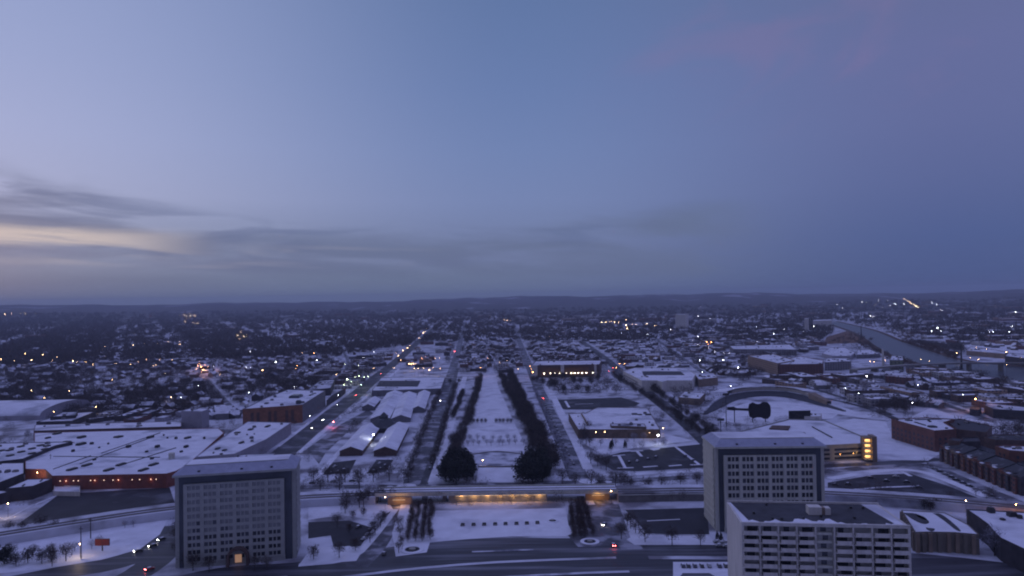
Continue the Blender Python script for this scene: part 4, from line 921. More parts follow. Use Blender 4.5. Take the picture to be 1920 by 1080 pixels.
def trunk_mesh(h, r, limbs, spread, seed, m):
    rr = random.Random(seed); b = MB(); b.tube((0, 0, -.2), (0, 0, h*.45), r, r*.75); b.tube((0, 0, h*.45), (.1*h*(rr.random()-.5), 0, h*.9), r*.7, r*.15)
    for i in range(limbs):
        t = 2*math.pi*(i+rr.random()*.6)/limbs; z = h*(.28+.3*rr.random()); s = spread*(.55+.4*rr.random()); q = Vector((math.cos(t)*s*.5, math.sin(t)*s*.5, z+h*.16)); b.tube((0, 0, z), q, r*.45, r*.28, 5); b.tube(q, (math.cos(t)*s, math.sin(t)*s, z+h*.36), r*.28, r*.06, 4)
    return b.mesh('trunk', m)
def tree_proto(name, h, rx, n, size, slim, m, shape='egg', limbs=6, seed=0, low=.28):
    o = thing(name, None, 'tree'); link('trunk', trunk_mesh(h, .025*h, limbs, rx, seed, bark), o)
    link('crown', crown_mesh('crown', n, rx, h*(1-low)/2, h*(1+low)/2, size, slim, m, shape, seed), o); return proto(o)
TP = {'bare': [tree_proto('bare_tree', 11, 4.8, 520, 1.6, .13, twig, seed=s) for s in (1, 2, 3)], 'brown': [tree_proto('bare_tree', 9, 3.2, 620, 1.2, .16, twig_b, seed=s, low=.15) for s in (4, 5)],
      'frost': [tree_proto('frosted_tree', 7, 3.0, 340, 1.2, .10, twig_f, seed=s) for s in (6, 7)], 'ever': [tree_proto('evergreen_tree', 13, 5.6, 1500, 1.1, .75, ever, seed=s, low=.06) for s in (8, 9)],
      'cone': [tree_proto('conifer_tree', 9, 2.4, 700, .9, .6, ever, 'cone', seed=s, low=.05) for s in (10,)], 'dense': [tree_proto('dark_tree', 12, 4.8, 800, 1.3, .28, mat('dark_twigs', (.046, .037, .036), var=.35, scale=.2), seed=s, low=.12) for s in (12, 13)]}
USED = set(); NT = [0]; WAIT = []
def tree(kind, p, label, group, s=1.0, rr=random):
    o = rr.choice(TP[kind]); WAIT.append((Vector((p[0], p[1])).length, o, Vector((p[0], p[1], 0)), rr.random()*6.28, label, group, s))
def plant(o, p, rz, label, group, s):
    NT[0] += 1
    if o.name not in USED:
        USED.add(o.name); o.location = p; o.rotation_euler[2] = rz; o.scale = (s,)*3; o['label'] = label; o['group'] = group; c = o
    else: c = dup(o, p, rz, label, group, s)
    return c
def along(px, step, jit=.6):
    P = [G(*q) for q in px]; return [p+Vector((random.uniform(-jit, jit), random.uniform(-jit, jit), 0)) for p, d in arclen(P, step)]
# planted strips by the two plaza circles
for k, px in enumerate([[(764, 1016), (776, 950)], [(792, 1014), (799, 948)], [(1076, 1010), (1070, 952)], [(1098, 1006), (1084, 948)]]):
    lb = ['outermost planted strip left of the snow plaza', 'inner planted strip left of the snow plaza', 'inner planted strip right of the snow plaza', 'outer planted strip right of the snow plaza'][k]
    for p in along(px, 5.6, .7)+([q+Vector((3.6, 1, 0)) for q in along(px, 6.4, .8)]): tree('brown', p, 'brown bare tree in the '+lb, 'brown trees in the '+lb, .48+random.random()*.2)
# the two dark clumps at the foot of the lawn and the belts along it
for cx, w, lb in ((858, 52, 'left'), (1001, 48, 'right')):
    for dx, y, s in ((-.42, 903, 1.22), (-.05, 906, 1.35), (.34, 902, 1.28), (-.25, 892, 1.35), (.18, 890, 1.4), (.42, 893, 1.1), (-.1, 880, 1.3), (.25, 879, 1.25)):
        tree('ever', G(cx+dx*w, y), 'dark evergreen in the big round clump at the %s foot of the long lawn' % lb, 'evergreens in the %s clump' % lb, s)
for p in along([(850, 878), (868, 828), (882, 786), (893, 750), (899, 725), (901, 706)], 17, 2)+along([(838, 872), (858, 822)], 15, 3): tree(random.choice(['dense', 'brown', 'bare']), p, 'dark bare tree in the thin belt along the left edge of the long lawn', 'trees of the left lawn belt', .7+random.random()*.35)
for px in ([(1024, 884), (1006, 846), (988, 806), (968, 766), (948, 728), (938, 704)], [(1042, 880), (1022, 840), (1000, 796), (980, 754), (962, 716), (954, 702)], [(1010, 832), (990, 780), (972, 742), (956, 708)]):
    for p in along(px, 13.5, 3.5): tree(random.choice(['dense', 'dense', 'dense', 'brown']), p, 'dark tree in the broad belt along the right edge of the long lawn', 'trees of the right lawn belt', .8+random.random()*.4)
for p in along([(842, 884), (862, 830), (878, 786), (890, 748), (897, 715)], 11, 3): tree(random.choice(['bare', 'brown', 'bare']), p, 'brown bare tree in the thin belt along the left edge of the long lawn', 'bare trees of the left lawn belt', .7+random.random()*.4)
for p in along([(1034, 880), (1014, 842), (994, 800), (972, 758), (950, 716)], 10, 5): tree(random.choice(['bare', 'brown']), p, 'brown bare tree among the dark trees right of the long lawn', 'bare trees of the right lawn belt', .9+random.random()*.4)
for p in along([(846, 720), (866, 716)], 16, 5)+along([(868, 738), (850, 790)], 14, 2): tree('dense', p, 'dark tree between the left avenue and the lawn belt', 'trees by the left avenue', .55+random.random()*.3)
for px, lb in (([(881, 793), (915, 793)], 'left'), ([(930, 793), (964, 793)], 'right')):
    for p in along(px, 4.2, .4): tree('dense', p, 'small dark tree in the %s short row crossing the lawn' % lb, 'trees in the %s short row on the lawn' % lb, .42)
for p in along([(876, 836), (984, 834)], 5.6, 1.5)+along([(880, 828), (978, 826)], 7, 1.5): tree('frost', p, 'frost-grey young tree in the band across the lawn above the terrace', 'frosted trees across the lawn', .75+random.random()*.3)
for p in along([(1110, 838), (1165, 834), (1230, 824)], 11, 4)+along([(1092, 838), (1100, 812)], 12, 3)+along([(1105, 868), (1140, 884)], 10, 3): tree(random.choice(['bare', 'frost']), p, 'small bare tree on the snow lawn before the museum', 'trees on the museum lawn', .8+random.random()*.4)
for p in (G(1145, 842), G(1148, 838), G(1172, 840)): tree('cone', p, 'little conifer among the bare trees on the museum lawn', 'conifers on the museum lawn', .75)
for p in along([(588, 905), (640, 903), (700, 902), (760, 901)], 11, 1.5)+along([(600, 920), (690, 918)], 14, 1): tree('bare', p, 'bare street tree beside the road behind the left railway bank', 'street trees left of the roundabout', .85+random.random()*.3)
for p in along([(640, 962), (665, 955), (690, 952)], 6, 4)+along([(700, 940), (735, 938)], 6, 3): tree('bare', p, 'bare tree on the snow bank left of the trestle', 'bare trees left of the trestle', .7+random.random()*.4)
for p in along([(662, 972), (690, 968)], 6, 3): tree('brown', p, 'brown bare tree at the corner of the small left car park', 'brown trees by the small car park', .6)
for p in along([(1175, 912), (1130, 915), (1050, 908)], 9, 2): tree('bare', p, 'bare tree beside the right roundabout above the trestle', 'trees by the right roundabout', .85+random.random()*.35)
for p in along([(1000, 716), (1060, 735), (1110, 736)], 15, 9)+along([(1050, 708), (1090, 722), (1120, 714)], 15, 9): tree('dense', p, 'bare tree in the dark grove below the brown office block', 'grove below the brown office block', .8+random.random()*.4)
for p in along([(1150, 708), (1220, 752), (1330, 826)], 13, 2)+along([(1180, 702), (1256, 757), (1345, 822)], 13, 2): tree(random.choice(['dense', 'brown', 'brown']), p, 'bare street tree lining the diagonal avenue right of the museum', 'trees of the diagonal avenue', .75+random.random()*.35)
for p in along([(1640, 775), (1690, 762), (1720, 772)], 13, 9)+along([(1670, 780), (1710, 776)], 13, 6): tree('bare', p, 'bare tree in the brown grove beyond the white field', 'grove beyond the white field', 1+random.random()*.4)
for p in along([(762, 905), (800, 800), (825, 740)], 20, 1.5)+along([(812, 880), (840, 780), (856, 726)], 22, 1): tree('bare', p, 'bare street tree along the left avenue of the long lawn', 'street trees of the left avenue', .75+random.random()*.3)
for p in along([(1066, 878), (1030, 800), (1000, 730)], 20, 1.5): tree('frost', p, 'pale frosted street tree along the right avenue of the long lawn', 'street trees of the right avenue', .9+random.random()*.3)
for x, y, s, k in ((8, 1058, 1.0, 'ever'), (30, 1062, .8, 'dense'), (52, 1056, .9, 'dense'), (78, 1056, .85, 'dense'), (96, 1053, .9, 'dense'), (20, 1048, 1.0, 'bare'), (62, 1046, .9, 'bare'), (95, 1042, .8, 'bare')):
    tree(k, G(x, y), 'tree in the dark thicket at the bottom left corner', 'trees of the bottom left thicket', s*.72)
for x, y, s in ((118, 1040, .8), (140, 1034, .75), (172, 1030, .7), (186, 1024, .8), (234, 990, .6), (250, 988, .6)): tree('frost', G(x, y), 'thin leafless tree on the snow slope under the left tracks', 'trees on the left snow slope', s)
for x, y, s in ((362, 1070, .8), (345, 1062, .7), (392, 1073, .75), (478, 1070, .7), (500, 1068, .6), (332, 1040, .7), (331, 1018, .8), (333, 1000, .8)): tree('bare', G(x, y), 'bare tree at the foot of the left office tower', 'trees at the foot of the left office tower', s)
for x, y in ((1733, 955), (1745, 957), (1756, 954)): tree('dense', G(x, y), 'dark low tree on the snow behind the snow-patched theatre', 'trees behind the theatre', .55)
for p in along([(1180, 918), (1320, 908)], 13, 2)+along([(1165, 1012), (1250, 1021), (1340, 1022)], 14, 1)+along([(1180, 985), (1200, 1003)], 8, 3): tree('bare', p, 'bare tree around the dark car park left of the right tower', 'trees around the right car park', .6+random.random()*.3)
for p in along([(590, 1050), (650, 1046), (690, 1020), (728, 965)], 13, 1)+along([(640, 990), (668, 1000)], 8, 3)+along([(750, 1036), (745, 990)], 12, 2): tree(random.choice(['bare', 'brown']), p, 'bare tree by the small car park and road left of the plaza', 'trees by the left plaza road', .55+random.random()*.3)
for p in along([(10, 1004), (100, 996), (150, 990)], 9, 3)+along([(105, 1062), (130, 1048)], 6, 3): tree(random.choice(['bare', 'brown']), p, 'bare tree in the scrub under the left tracks', 'trees in the left scrub', .6+random.random()*.35)
tree('frost', G(1865, 1042), 'single spreading bare tree before the round-cornered hall', 'lone trees', 1.9)
for x, y in ((1830, 930), (1850, 938), (1868, 942), (1886, 946)): tree('frost', G(x, y), 'pale frosted tree below the town-house terrace', 'frosted trees below the terrace', .8)
for x, y in ((1345, 1012), (1352, 1014)): tree('cone', G(x, y), 'low conifer at the corner of the right office tower', 'conifers by the right office tower', .5)

# the nearest trees stand as trees of their own; bare ones past the first three hundred go into one mass
def plant_all():
    WAIT.sort(key=lambda w: w[0]); n = 0; V = []; Fc = []; base = 0
    for d, o, p, rz, label, group, s in WAIT:
        if o.name.startswith('bare'): n += 1
        if o.name.startswith('bare') and n > 296:
            c, q = math.cos(rz)*s, math.sin(rz)*s
            for ch in o.children:
                me = ch.data; v = np.empty(len(me.vertices)*3); me.vertices.foreach_get('co', v); v = v.reshape(-1, 3)
                V.append(np.stack([p.x+c*v[:, 0]-q*v[:, 1], p.y+q*v[:, 0]+c*v[:, 1], v[:, 2]*s], 1)); Fc += [tuple(i+base for i in f.vertices) for f in me.polygons]; base += len(v)
        else: plant(o, p, rz, label, group, s)
    if V:
        me = bpy.data.meshes.new('bare_trees'); me.from_pydata(np.concatenate(V).tolist(), [], Fc); me.materials.append(twig); me.update()
        tag(link('bare_trees', me), 'bare street and grove trees farther off', 'trees', None, 'stuff')
plant_all()

# ------------------------------------------------------------------ vehicles
def car_proto(name, body, lit=None):
    o = thing(name, None, 'car'); prof = [(-2.2, .35), (-2.25, .8), (-1.7, .95), (-1.0, 1.42), (.6, 1.45), (1.25, .98), (2.1, .85), (2.25, .6), (2.2, .32)]
    b = MB(); n = len(prof); w = lambda z: .88 if z < 1 else .70
    A = [(x, -w(z), z) for x, z in prof]; B = [(x, w(z), z) for x, z in prof]
    for i in range(n): j = (i+1) % n; b.face([A[i], A[j], B[j], B[i]][::-1])
    b.face(A); b.face(B[::-1]); b.build('body', body, o)
    MB().box(-1.25, .9, -.79, .79, .98, 1.33).build('window_band', glass, o)
    for x in (-1.4, 1.4):
        for y in (-.85, .85): MB().tube((x, y-.1, .33), (x, y+.1, .33), .33, .33, 10).build('wheel', tyre, o)
    for y in (-.6, .6):
        MB().ball((2.2, y, .68), .16 if not lit else .17).build('headlight', L_head if lit == 'head' else pale2, o); MB().ball((-2.2, y, .8), .13 if lit != 'tail' else .2).build('taillight', L_red if lit == 'tail' else brick, o)
    MB().box(-1.0, .6, -.66, .66, 1.44, 1.53).build('roof_snow', snow, o) if body is not brick3 else None
    return proto(o)
paint = [mat('dark_blue_paint', (.03, .035, .06), rough=.35, spec=.5), mat('black_paint', (.02, .02, .022), rough=.3, spec=.5), mat('silver_paint', (.28, .29, .31), rough=.35, spec=.5), mat('red_paint', (.30, .03, .035), rough=.35, spec=.5)]
CP = {'blue': car_proto('parked_car', paint[0]), 'black': car_proto('parked_car', paint[1]), 'silver': car_proto('parked_car', paint[2]), 'red': car_proto('car', paint[3], 'tail'), 'head': car_proto('car', paint[1], 'head'), 'tail': car_proto('car', paint[1], 'tail')}
CU = set()
def car(kind, px, py, rz, label, group):
    o = CP[kind]; p = G(px, py); p.z = .14
    if kind not in CU: CU.add(kind); o.location = p; o.rotation_euler[2] = rz; o['label'] = label; o['group'] = group
    else: dup(o, p, rz, label, group)
names = ['leftmost', 'second from left', 'third from left', 'fourth from left', 'pale snow-covered fifth', 'sixth from left', 'rightmost']
for i, (x, k) in enumerate(zip((1281, 1291, 1303, 1316, 1330, 1349, 1361), ('blue', 'black', 'blue', 'black', 'silver', 'blue', 'black'))): car(k, x, 1063, R(84), names[i]+' car in the parked row beside the white balcony block', 'cars parked beside the balcony block')
car('head', 260, 1035, R(215), 'dark car with headlights on, lowest of the three on the left curve', 'cars on the left curve'); car('head', 287, 1025, R(222), 'dark car with headlights on, middle of the three on the left curve', 'cars on the left curve'); car('head', 303, 1013, R(235), 'dark car with headlights on, topmost of the three on the left curve', 'cars on the left curve')
car('red', 281, 1069, R(50), 'red car with tail lights on at the bottom left junction', 'cars on the left curve')
car('head', 1133, 985, R(-118), 'dark car with headlights on coming out of the right trestle opening', 'cars on the parkway')
for x, y in ((590, 941), (617, 940), (650, 938), (585, 921), (625, 918), (660, 917)): car(random.choice(['silver', 'blue', 'black']), x, y-14, R(3), 'parked car on the road behind the left railway bank', 'cars behind the left railway bank')
for x, y in ((690, 1004), (697, 992), (683, 1012), (672, 990), (700, 982)): car(random.choice(['silver', 'blue', 'black']), x, y, R(62), 'parked car in the small car park left of the plaza', 'cars in the small car park')
for x, y in ((1345, 1018), (1354, 1020), (1363, 1019), (1349, 1025), (1362, 1026)): car('silver', x, y, R(5), 'snow-dusted car parked at the foot of the right office tower', 'cars at the foot of the right office tower')
for x, y in ((620, 888), (634, 886), (645, 882), (700, 884), (714, 880), (722, 874), (628, 876), (712, 870)): car(random.choice(['silver', 'blue', 'black']), x, y, R(70), 'car parked in the yard before the gabled market sheds', 'cars before the market sheds')
for x, y, k in ((770, 880, 'black'), (790, 815, 'silver'), (812, 790, 'black'), (1072, 866, 'silver'), (1040, 800, 'black'), (586, 803, 'head'), (606, 788, 'head'), (634, 760, 'head'), (668, 742, 'tail'), (1150, 1024, 'tail'), (720, 1040, 'black'), (826, 752, 'head'), (1018, 748, 'tail')):
    car(k, x, y, R(93 if k != 'head' else -87), {'head': 'car with headlights on driving down an avenue', 'tail': 'car with tail lights on driving up a street', 'black': 'dark car on a snowy street by the lawn', 'silver': 'silver car on a snowy street by the lawn'}[k], 'cars on the avenues')

for p in along([(1752, 880), (1800, 904), (1880, 940)], 8, .5): q = PX((p.x, p.y, 0)); car(random.choice(['silver', 'blue', 'black']), q[0], q[1], R(-35), 'snow-dusted car parked along the street below the town-house terrace', 'cars below the town houses')
for p in along([(1075, 872), (1046, 810), (1022, 760)], 16, .5)+along([(806, 880), (828, 805), (842, 750)], 17, .5): q = PX((p.x, p.y, 0)); car(random.choice(['silver', 'blue', 'black']), q[0], q[1], R(93), 'car parked at the kerb of an avenue beside the long lawn', 'cars at the kerb of the lawn avenues')
for x, y in ((1565, 910), (1590, 909), (1662, 903), (1700, 905), (1722, 915), (1632, 897), (1680, 895)): car(random.choice(['silver', 'blue', 'black']), x, y, R(-12), 'car standing in the dark car park right of the office tower', 'cars in the right car park')
for x, y in ((1195, 866), (1215, 862), (1230, 858), (1285, 856), (1300, 864), (1180, 868)): car(random.choice(['silver', 'blue', 'black']), x, y, R(60), 'car standing in the big striped car park below the museum', 'cars in the striped car park')

# ------------------------------------------------------------------ small things of the foreground
b = MB(); b.box(-1.2, 1.2, -1.2, 1.2, 0, .9); pm = b.mesh('planter_wall', concrete_d); b = MB(); b.box(-1.05, 1.05, -1.05, 1.05, .85, 1.25); ps = b.mesh('shrub_top', ever)
for i, (x, y) in enumerate(zip((867.5, 888, 908, 928.5, 948, 968.5, 988, 1007.7), (986, 985.5, 985, 984.5, 984, 983.5, 982.8, 982))):
    o = thing('planter', ['leftmost', 'second', 'third', 'fourth', 'fifth', 'sixth', 'seventh', 'rightmost'][i]+' of the eight dark square planters in a row on the snow plaza', 'planter', G(x, y)+Vector((0, 0, .12)), 0, 'square planters on the snow plaza'); link('planter_wall', pm, o); link('shrub_top', ps, o)
def ring(px, py, r, lb):
    o = thing('fountain_circle', lb, 'fountain', G(px, py)+Vector((0, 0, .13))); b = MB(); n = 24
    for r0, r1, z, nm, m in ((r*.62, r, .28, 'kerb_ring', snow), (r*.28, r*.62, .10, 'paving', lot), (0.02, r*.28, .8, 'centre_bed', concrete)):
        b = MB()
        for i in range(n):
            t, u = 2*math.pi*i/n, 2*math.pi*(i+1)/n; f = lambda a, q, zz: (a*math.cos(q), a*math.sin(q), zz)
            b.face([f(r0, t, z), f(r1, t, z), f(r1, u, z), f(r0, u, z)]); b.face([f(r1, t, -.1), f(r1, u, -.1), f(r1, u, z), f(r1, t, z)][::1])
        b.build(nm, m, o)
ring(773, 1031, 6.4, 'round snowy plaza circle with a dark ring at the left end of the parkway bend'); ring(1106, 1016, 5.2, 'round snowy plaza circle with a dark ring at the right end of the parkway bend'); ring(1036, 977, 3.6, 'small round paved circle at the right edge of the snow plaza')
def islet(px, py, r, lb):
    o = thing('roundabout_island', lb, 'traffic island', G(px, py)); b = MB(); n = 24; P = [(r*math.cos(2*math.pi*i/n), r*math.sin(2*math.pi*i/n)) for i in range(n)]; b.prism(P, -.05, .18); b.build('kerb', concrete, o)
    b = MB(); 
    for i in range(n): b.face([(*[c*.96 for c in P[i]], .19), (*[c*.96 for c in P[(i+1) % n]], .19), (0, 0, .7)])
    b.build('snow_cap', snow, o)
islet(762, 912, 7.4, 'white oval roundabout island on the left avenue above the trestle'); islet(1103, 903, 7.0, 'white oval roundabout island on the right avenue above the trestle'); islet(730, 913, 2.6, 'tiny snowy splitter island left of the left roundabout'); islet(1140, 904, 3, 'tiny snowy splitter island right of the right roundabout')
p = G(192, 1033); o = thing('billboard', 'orange-red billboard on a single dark post in the snow slope', 'billboard', p); s = p.y/1300
MB().tube((0, 0, -.2), (0, 0, CAMZ-(1010-hz(192))*s), .35).build('post', steel, o); zc = CAMZ-(1014-hz(192))*s
MB().box(-3.8, 3.8, -.3, .3, zc-1.7, zc+1.7).build('panel', signm, o); MB().box(-3.95, 3.95, -.22, .22, zc-1.85, zc+1.85).build('frame', steel, o)
for x, y, h_ in ((152, 1048, 17), (170, 1010, 12), (95, 884, 14), (1585, 1010, 9)):
    o = thing('utility_pole', {152: 'thick dark pole rising beside the bottom left amber lamp', 170: 'thin dark pole between the amber lamp and the billboard', 95: 'thin mast standing before the factory corner', 1585: 'thin dark pole behind the balcony block'}[x], 'pole', G(x, y)); MB().tube((0, 0, -.2), (0, 0, h_), .3, .18).build('mast', bark, o); MB().box(-1.1, 1.1, -.1, .1, h_-1.4, h_-1.15).build('cross_arm', bark, o)

# ------------------------------------------------------------------ lamps
LM = {'w': L_warm, 'W': L_white, 'o': L_orange, 'r': L_red, 'g': L_green}; LC = {'w': (1, .72, .42), 'W': (.9, .95, 1), 'o': (1, .36, .1), 'r': (1, .08, .1), 'g': (.85, 1, .5)}
LN = {'w': 'warm', 'W': 'white', 'o': 'orange', 'r': 'red', 'g': 'greenish'}; LMESH = {}
def lampset(col, spots, where, kind='street_lamp', r=.23, h=9, power=0, cat='street lamp'):
    h0 = h
    for i, s in enumerate(spots):
        h = h0
        if kind == 'floodlight': h = 36
        elif h == 9 and G(s[0], s[1]).length > 900: h = 14 if G(s[0], s[1]).length < 2000 else 22
        p = G(s[0], s[1], h); d = math.hypot(p.x, p.y); rr_ = (s[2] if len(s) > 2 else 1)*r*(.8+min(d, 9000)/1250)*(1.2 if kind == 'floodlight' else 1)
        key = (col, round(rr_*4), kind == 'floodlight'); z0 = p.z-h
        if key not in LMESH: LMESH[key] = MB().ball((0, 0, 0), max(.25, round(rr_*4)/4), 6).mesh('lit_globe', LM[col] if kind != 'floodlight' else glow(LN[col]+'_floodlight', LC[col] if col != 'w' else (1, .66, .36), 38))
        if ('pole', h) not in LMESH: LMESH['pole', h] = MB().tube((0, 0, -.2), (0, 0, h), .012*h, .006*h, 5).mesh('pole', steel)
        lb = 'lit %s %s %s' % (LN[col], kind.replace('_', ' '), where)
        o = thing(kind, lb, cat, (p.x, p.y, z0), 0, 'lights '+where if len(spots) > 1 else None)
        link('pole', LMESH['pole', h], o); link('lit_globe', LMESH[key], o, (0, 0, h))
        if power and i % 3 == 0: point(o, power*(1+d/700), LC[col], (0, -1.2, h-.8), .5)
lampset('w', [(150, 1020)], 'on the dark pole at the bottom left', power=600, h=7); lampset('w', [(70, 886)], 'over the dark workshop left of the factory', power=600); lampset('w', [(15, 944)], 'at the left frame edge below the workshops', power=600); lampset('o', [(1905, 946)], 'by the rails at the right frame edge', power=900); lampset('w', [(1811, 939)], 'beside the right-hand tracks', r=.22)
lampset('W', [(700, 815, 1.3)], 'between the two gabled market sheds', power=900); lampset('W', [(1234, 816, 1.3)], 'at the right end of the museum front', power=700); lampset('w', [(905, 863, .9)], 'on the terrace at the foot of the lawn', h=5); lampset('w', [(722, 932, .6)], 'above the left trestle opening', h=8); lampset('w', [(1146, 921, .8)], 'above the right trestle opening', h=8)
lampset('w', [(1090, 809, .7), (1117, 810, .6), (1134, 810, .6), (1218, 811, .9), (1243, 803, .8)], 'along the museum front', h=6, power=160, r=.25)
lampset('r', [(625, 791, 1.5)], 'as the big red traffic signal on the left avenue', 'traffic_signal', h=6, power=500, cat='traffic light'); lampset('r', [(852, 659, 1.1)], 'as the small red signal at the top of the lawn avenue', 'traffic_signal', h=6, cat='traffic light'); lampset('r', [(714, 700, .7)], 'as the faint red signal right of the greenish lights', 'traffic_signal', h=6, cat='traffic light')
lampset('r', [(627, 664, .6), (633, 662, .6), (1142, 696, .8), (1149, 690, .5)], 'among the shops at the cross street', 'shop_sign', h=6, cat='sign light')
lampset('o', [(377, 688, 1.2), (371, 686, .8), (384, 684, .8), (381, 693, 1.1), (368, 692, .7), (374, 681, .7), (390, 687, .7), (386, 694, .6), (377, 697, .6)], 'in the orange cluster among the dark left blocks', power=1500)
lampset('w', [(350, 592, .8), (345, 591, .6), (357, 592, .9), (365, 592, .8), (336, 593, .5), (349, 598, .5), (347, 603, .6), (362, 605, .5), (354, 587, .4), (371, 607, .4)], 'in the bright cluster below the far left hills', 'floodlight', power=0)
lampset('w', [(451, 622, .8), (445, 629, .6), (457, 631, .7), (449, 635, .5), (462, 628, .5), (441, 633, .5)], 'in the small cluster over the dark woods left of centre', 'floodlight')
lampset('w', [(9, 589, 1.1), (22, 588, .7), (39, 588, .6), (48, 588, .7), (66, 588, .6)], 'in the row under the far left hills', 'floodlight')
lampset('w', [(197, 649, .6), (250, 647, .8), (270, 644, .6), (295, 643, .6), (316, 641, .5), (337, 640, .6), (337, 646, .5)], 'in the thin row across the left woods')
lampset('w', [(47, 663, .7), (80, 665, .7), (107, 669, .7), (59, 675, .8), (2, 673, .8), (27, 677, .5), (97, 677, .5), (137, 677, .9), (144, 679, .6), (160, 679, .6), (174, 683, .6), (217, 682, .6), (244, 683, .7), (259, 679, .6), (275, 674, .5), (300, 674, .7), (322, 674, .6), (287, 686, .6), (292, 684, .4)], 'strung through the left-hand house blocks')
lampset('W', [(400, 687, .8), (372, 723, .8), (339, 745, .8), (461, 689, .7), (469, 689, .7), (469, 659, .6), (517, 679, 1.4), (594, 675, .9), (681, 669, .8), (701, 660, .6), (581, 780, .8), (606, 787, .5), (634, 741, .7), (553, 726, .5), (467, 736, .5)], 'scattered white through the left and centre blocks', power=200)
lampset('w', [(321, 745, 1), (59, 732, .5), (83, 746, .4), (180, 763, .7), (101, 772, .8), (492, 694, 1), (567, 662, .7), (130, 733, .4), (310, 700, .4), (210, 712, .4), (412, 702, .4)], 'scattered warm through the left house blocks', power=300)
lampset('o', [(557, 686, .8), (554, 691, .8), (791, 672, .6), (797, 669, .5), (999, 698, 1), (994, 687, .5), (996, 692, .4), (588, 662, .4), (915, 672, .6), (901, 690, .6)], 'scattered orange near the cross street', power=350)
lampset('g', [(651, 711, 1.3), (666, 707, .6), (673, 705, .7), (683, 707, .5), (690, 706, .4), (645, 722, .7), (677, 721, .5), (658, 716, .4), (647, 683, .7), (672, 685, .6)], 'at the filling station left of the avenue', power=700)
lampset('w', [(794, 624, 1.3), (797, 621, .7), (786, 634, .7), (764, 652, .9), (756, 657, .9), (747, 667, 1), (751, 675, .8), (742, 662, .5), (769, 648, .5), (800, 616, .5), (630, 702, .5), (700, 690, .5)], 'up the left avenue towards the horizon')
lampset('w', [(767, 682, .9), (771, 682, .9), (775, 682, .9), (779, 682, .8), (816, 672, .6), (824, 671, .5), (777, 691, .8), (784, 691, .8), (805, 694, 1), (825, 691, .6), (739, 690, .8), (794, 690, .4), (812, 690, .4)], 'at the lit shops behind the market hall', power=250)
lampset('w', [(914, 587, .7), (945, 600, .7), (951, 600, .8), (957, 600, .7), (937, 680, .5), (951, 676, .5), (972, 692, .8), (1030, 631, .6)], 'beyond the head of the long lawn')
lampset('w', [(1128, 604, 1), (1136, 604, .8), (1142, 604, .7), (1147, 603, .7), (1152, 604, .8), (1160, 604, .5), (1174, 600, 1), (1174, 610, 1.6), (1176, 616, .9), (1185, 608, .5), (1192, 608, .5), (1213, 607, .9), (1228, 610, .7)], 'in the bright far row right of centre', 'floodlight')
lampset('W', [(1257, 618, .9), (1214, 627, .6), (1165, 626, .5), (1309, 593, .7), (1332, 597, .7), (1314, 574, .5), (1309, 631, .7), (1309, 646, .7), (1312, 676, 1.1), (1356, 675, 1.2), (1384, 689, 1.2), (1370, 724, .8), (1317, 698, .6), (1340, 660, .5), (1357, 662, .5), (1368, 662, .5), (1419, 640, .6), (1329, 652, .4), (1299, 640, .4), (1345, 612, .4)], 'scattered through the right-hand blocks')
lampset('o', [(1325, 641, .9), (1334, 641, .8), (1328, 646, .5), (1162, 682, .5), (1171, 682, .5), (1156, 689, .5)], 'in the small orange group right of centre')
lampset('W', [(1569, 571, .8), (1595, 571, .4), (1616, 567, .6), (1625, 567, .4), (1647, 564, .6), (1663, 563, .7), (1669, 573, .8), (1679, 570, .9), (1655, 577, .6), (1695, 570, .7), (1580, 577, .4), (1640, 572, .4), (1701, 581, .5)], 'in the far industrial field under the right hills', 'floodlight')
lampset('w', [(1695, 560, .6), (1698, 562, .7), (1702, 564.5, .7), (1706, 567, 1.2), (1709, 569, .8), (1713, 571, .9), (1718, 574, 1.4), (1722, 576, .7)], 'in the slanting golden line under the right hills', 'floodlight')
lampset('W', [(1747, 567, .8), (1757, 571, .9), (1766, 582, .6), (1632, 592, 1), (1637, 594, .6), (1526, 612, 1), (1758, 615, 1.7), (1747, 621, 1.3), (1764, 621, .7), (1904, 585, 1.1), (1898, 612, .9), (1862, 622, .8), (1893, 622, .7), (1913, 567, .5), (1855, 622, .4), (1815, 610, .4)], 'in the yards across the river')
lampset('w', [(1631, 678, .7), (1639, 678, .7), (1660, 676, .8), (1727, 674, .8), (1742, 677, .6), (1794, 662, .9), (1831, 652, .6), (1850, 655, .7), (1887, 660, 1.2), (1819, 671, .8), (1835, 674, .7), (1887, 684, .7), (1915, 670, .8)], 'along the river bridge and its banks')
lampset('W', [(1625, 705, 1.6), (1585, 728, .9), (1610, 737, .6), (1806, 740, .5), (1711, 755, .6), (1469, 617, .6), (1507, 622, .6), (1451, 626, .7), (1418, 613, .5), (1721, 722, .4)], 'scattered white beyond the ball park', power=200)
lampset('o', [(1829, 748, 1.7)], 'glowing on the highway right of the white field', power=2500)
